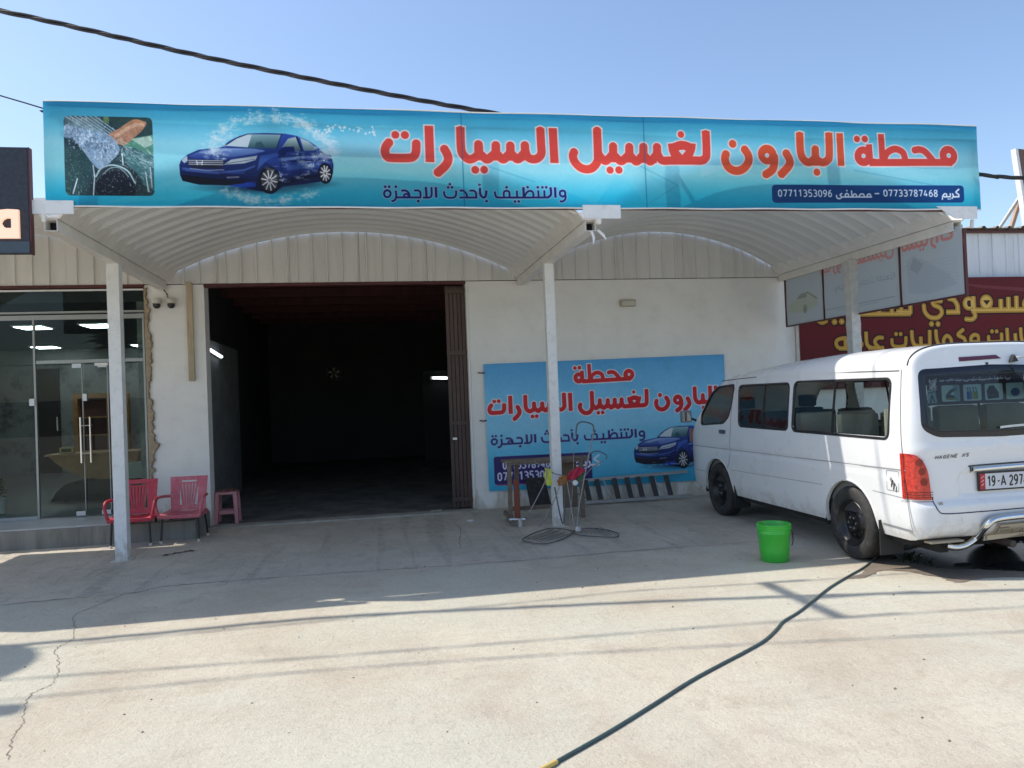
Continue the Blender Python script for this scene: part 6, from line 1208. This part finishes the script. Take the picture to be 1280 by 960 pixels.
# small green weeds under the van side
wd = MB(); rr = random.Random(5)
for k in range(34):
    b = Vector((4.62+rr.uniform(-.12, .16), -4.72+rr.uniform(-.15, .15), 0)); a = rr.uniform(0, 6.28); h = rr.uniform(.02, .055); d = Vector((math.cos(a)*.05, math.sin(a)*.05, h)); s_ = Vector((math.sin(a), -math.cos(a), 0))*.008
    wd.add([b-s_, b+s_, b+d*.6+s_*1.6, b+d, b+d*.6-s_*1.6], [(0, 1, 2, 4), (4, 2, 3)])
tag(wd.build('weeds', mat('weed_green', (.035, .06, .028), .8, var=.4, vs=30), kind='stuff'), 'tuft of small green weeds beside the van\'s rear wheel', 'weeds')
# scattered grit on the slab
gb = MB(); rr = random.Random(11)
for k in range(260):
    x, y = rr.uniform(-3, 6), rr.uniform(-8, -.3); s_ = rr.uniform(.002, .008)*(1.8 if rr.random() < .08 else 1)
    gb.add([(x-s_, y-s_*.8, .001), (x+s_, y-s_*.5, .001), (x+s_*.6, y+s_, .001), (x-s_*.7, y+s_*.7, .001), (x, y, s_*1.1)], [(0, 1, 4), (1, 2, 4), (2, 3, 4), (3, 0, 4)])
tag(gb.build('grit', mat('grit_stone', (.22, .18, .14), .9, var=.4, vs=40), kind='stuff'), 'fine stone grit scattered over the concrete yard', 'gravel')
# ------------------------------------------------------------------ overhead cables
mcab = mat('black_cable', (.012, .012, .014), .5)
def twisted(name, P, r, label, pitch=.9, strands=3, group='overhead power cables'):
    t = thing(name, label, 'cable', P[0], group); Q = [Vector(tuple(p)) for p in catmull(P, 60)]
    cum = [0]
    for a, b in zip(Q[:-1], Q[1:]): cum.append(cum[-1]+(b-a).length)
    for s_ in range(strands):
        L = []
        for i, q in enumerate(Q):
            d = (Q[min(i+1, len(Q)-1)]-Q[max(i-1, 0)]).normalized(); u = d.cross(Vector((0, 0, 1))).normalized(); v = u.cross(d); a = cum[i]/pitch*6.283+s_*6.283/strands
            L.append(q+(u*math.cos(a)+v*math.sin(a))*r*.95)
        MB().tube(L, r, 6).build('strand', mcab, t, smooth=True)
    return t
twisted('power_cable', [(-9.5, -2.8, 6.35), (-6.2, -2.8, 5.93), (-3.35, -2.8, 5.45), (-1.18, -2.8, 5.02), (1.45, -2.8, 4.59), (4.3, -2.8, 4.28), (7.28, -2.8, 4.02), (7.87, -2.8, 3.985), (12, -2.8, 3.80)], .0135, 'thick twisted black cable sagging across the sky and passing behind the long sign')
tag(MB().tube([tuple(p) for p in catmull([(-8, -3.0, 5.9), (-3.29, -3.0, 4.56), (-2.94, -3.0, 4.42), (-2.6, -3.0, 4.29), (-2.5, -2.95, 4.1)], 10)], .007, 6).build('thin_wire', mcab, smooth=True), 'thin black wire meeting the left end of the long sign', 'wire')
# cables above the frame (they draw the streak shadows on the yard): ground shadow + height * sun slope
def over(pts, h, r, lb, n=3, pitch=1.3, x0=None): return twisted('power_cable', [(x-.70*h, y+.235*h, h) for x, y in pts], r, lb, pitch, n)
over([(-9, -4.70), (-5, -4.80), (-2.07, -4.92), (-.44, -4.90), (.98, -5.09), (2.53, -5.35), (4.21, -5.71), (8, -6.6), (14, -8.1)], 6.6, .020, 'thick overhead cable high above the yard, nearest the long sign')
over([(-9, -5.3), (-5, -5.45), (-1.81, -5.69), (-.37, -5.80), (.83, -5.88), (3.4, -6.07), (8, -6.7), (14, -7.8)], 6.8, .008, 'thinner overhead cable above the yard, second from the sign', 2)
over([(-9, -5.9), (-1.86, -6.02), (-.37, -6.05), (1.5, -6.25), (5, -6.8), (14, -8.3)], 7.0, .007, 'outermost thin overhead cable above the yard', 2)
over([(-9, -5.2), (-2.0, -5.02), (0.9, -4.97), (2.0, -4.92), (3.24, -5.05), (6, -5.3), (14, -6.5)], 6.5, .007, 'single thin overhead wire just in front of the long sign', 2)
cr = thing('cable_crossarm', 'short steel crossarm carrying the overhead cables above the yard', 'crossarm', (-1.55, -4, 6.6))
MB().beam((3.07-4.62, -5.0+1.55, 6.6), (3.08-4.62, -6.05+1.55, 6.6), .07).build('arm', M['rust'], cr)
for (x, y, L0) in ((3.07, -5.02, .36), (3.1, -5.55, .9), (3.08, -6.04, .42)): MB().tube([(x-4.64, y+1.56, 6.64), (x-4.64+L0, y+1.56-.08*L0, 6.63)], .024, 8).build('cable_clamp', mcab, cr)
# added unseen caster left of view, its shadow falls at the lower left corner
sl_ = thing('shadow_caster', 'unseen lamp-shaped object added outside the left edge to cast the corner shadow', 'shadow caster', (-9.4, -3.6, 0))
MB().tube([(-9.4, -3.6, 0), (-9.4, -3.6, 5.8), (-9.1, -3.65, 6.3), (-7.9, -3.75, 6.5)], .05, 10).build('pole', M['alu'], sl_, smooth=True)
MB().lathe([(.0, -.08), (.25, -.06), (.50, .0), (.48, .05), (.15, .10), (.0, .11)], (-7.26, -3.82, 6.5), n=28).build('head', M['alu'], sl_, smooth=True)
MB().tube([(-7.9, -3.75, 6.5), (-7.4, -3.66, 6.55)], .03, 8).tube([(-7.9, -3.78, 6.5), (-7.1, -4.55, 6.5), (-6.52, -4.66, 6.5)], [.03, .07, .09], 10).build('arm', M['alu'], sl_, smooth=True)
# ------------------------------------------------------------------ across the street (seen only in reflections)
mbk = mat('far_wall', (.16, .14, .11), .9, var=.15, vs=.5)
wl = thing('boundary_wall', 'long sand coloured boundary wall across the street behind the viewer', 'wall', (0, -46, 0)); MB().box(-60, 60, -46.2, -46, 0, 2.4).build('wall_face', mbk, wl); MB().box(-60, 60, -46.25, -45.95, 2.4, 2.5).build('coping', M['white_wall'], wl)
mfr = mat('palm_frond', (.05, .085, .03), .6, var=.4, vs=2); mtk = mat('palm_trunk', (.14, .10, .07), .9, var=.3, vs=6)
def palm(seed):
    r = thing('palm_tree', 'date palm across the street behind the viewer', 'tree', (0, 0, 0), 'palms across the street'); rr = random.Random(seed); H = 5.2
    MB().tube([(.0, 0, 0), (.05, 0, H*.5), (0, .05, H)], [.22, .17, .15], 10).build('trunk', mtk, r, smooth=True)
    mb = MB()
    for k in range(44):
        a = rr.uniform(0, 6.28); e = rr.uniform(-.3, 1.2); L0 = rr.uniform(1.6, 2.3); p = Vector((0, 0, H)); d = Vector((math.cos(a)*math.cos(e), math.sin(a)*math.cos(e), math.sin(e))); sd_ = Vector((-math.sin(a), math.cos(a), 0))
        for q in range(12):
            p2 = p+d*L0/12; d = (d+Vector((0, 0, -.11))).normalized(); w = .30*math.sin(min(1, (q+1.5)/12)*math.pi)+.05
            for s_ in (1, -1): mb.add([p, p2, p2+sd_*s_*w+Vector((0, 0, -w*.5))+d*.06, p+sd_*s_*w*.9+Vector((0, 0, -w*.5))+d*.10], [(0, 1, 2), (0, 2, 3)])
            p = p2
    mb.build('crown', mfr, r, kind='stuff'); return r
pt = palm(1); PL = [(-6, -40, 1), (3, -43, .85), (12, -38, 1.1), (22, -41, .9), (-15, -39, 1.05), (7.5, -44, 1.0)]
for i, (x, y, s_) in enumerate(PL):
    o = pt if i == 0 else copy_tree(pt)
    o['label'] = ('short date palm across the street, %s' % ('behind the viewer, slightly left', 'behind the viewer, slightly right and shortest', 'behind the viewer, tallest', 'farthest to the right', 'farthest to the left', 'nearest the boundary wall')[i])
    o.location = (x, y, 0); o.scale = (s_, s_, s_); o.rotation_euler = (0, 0, i*1.3)
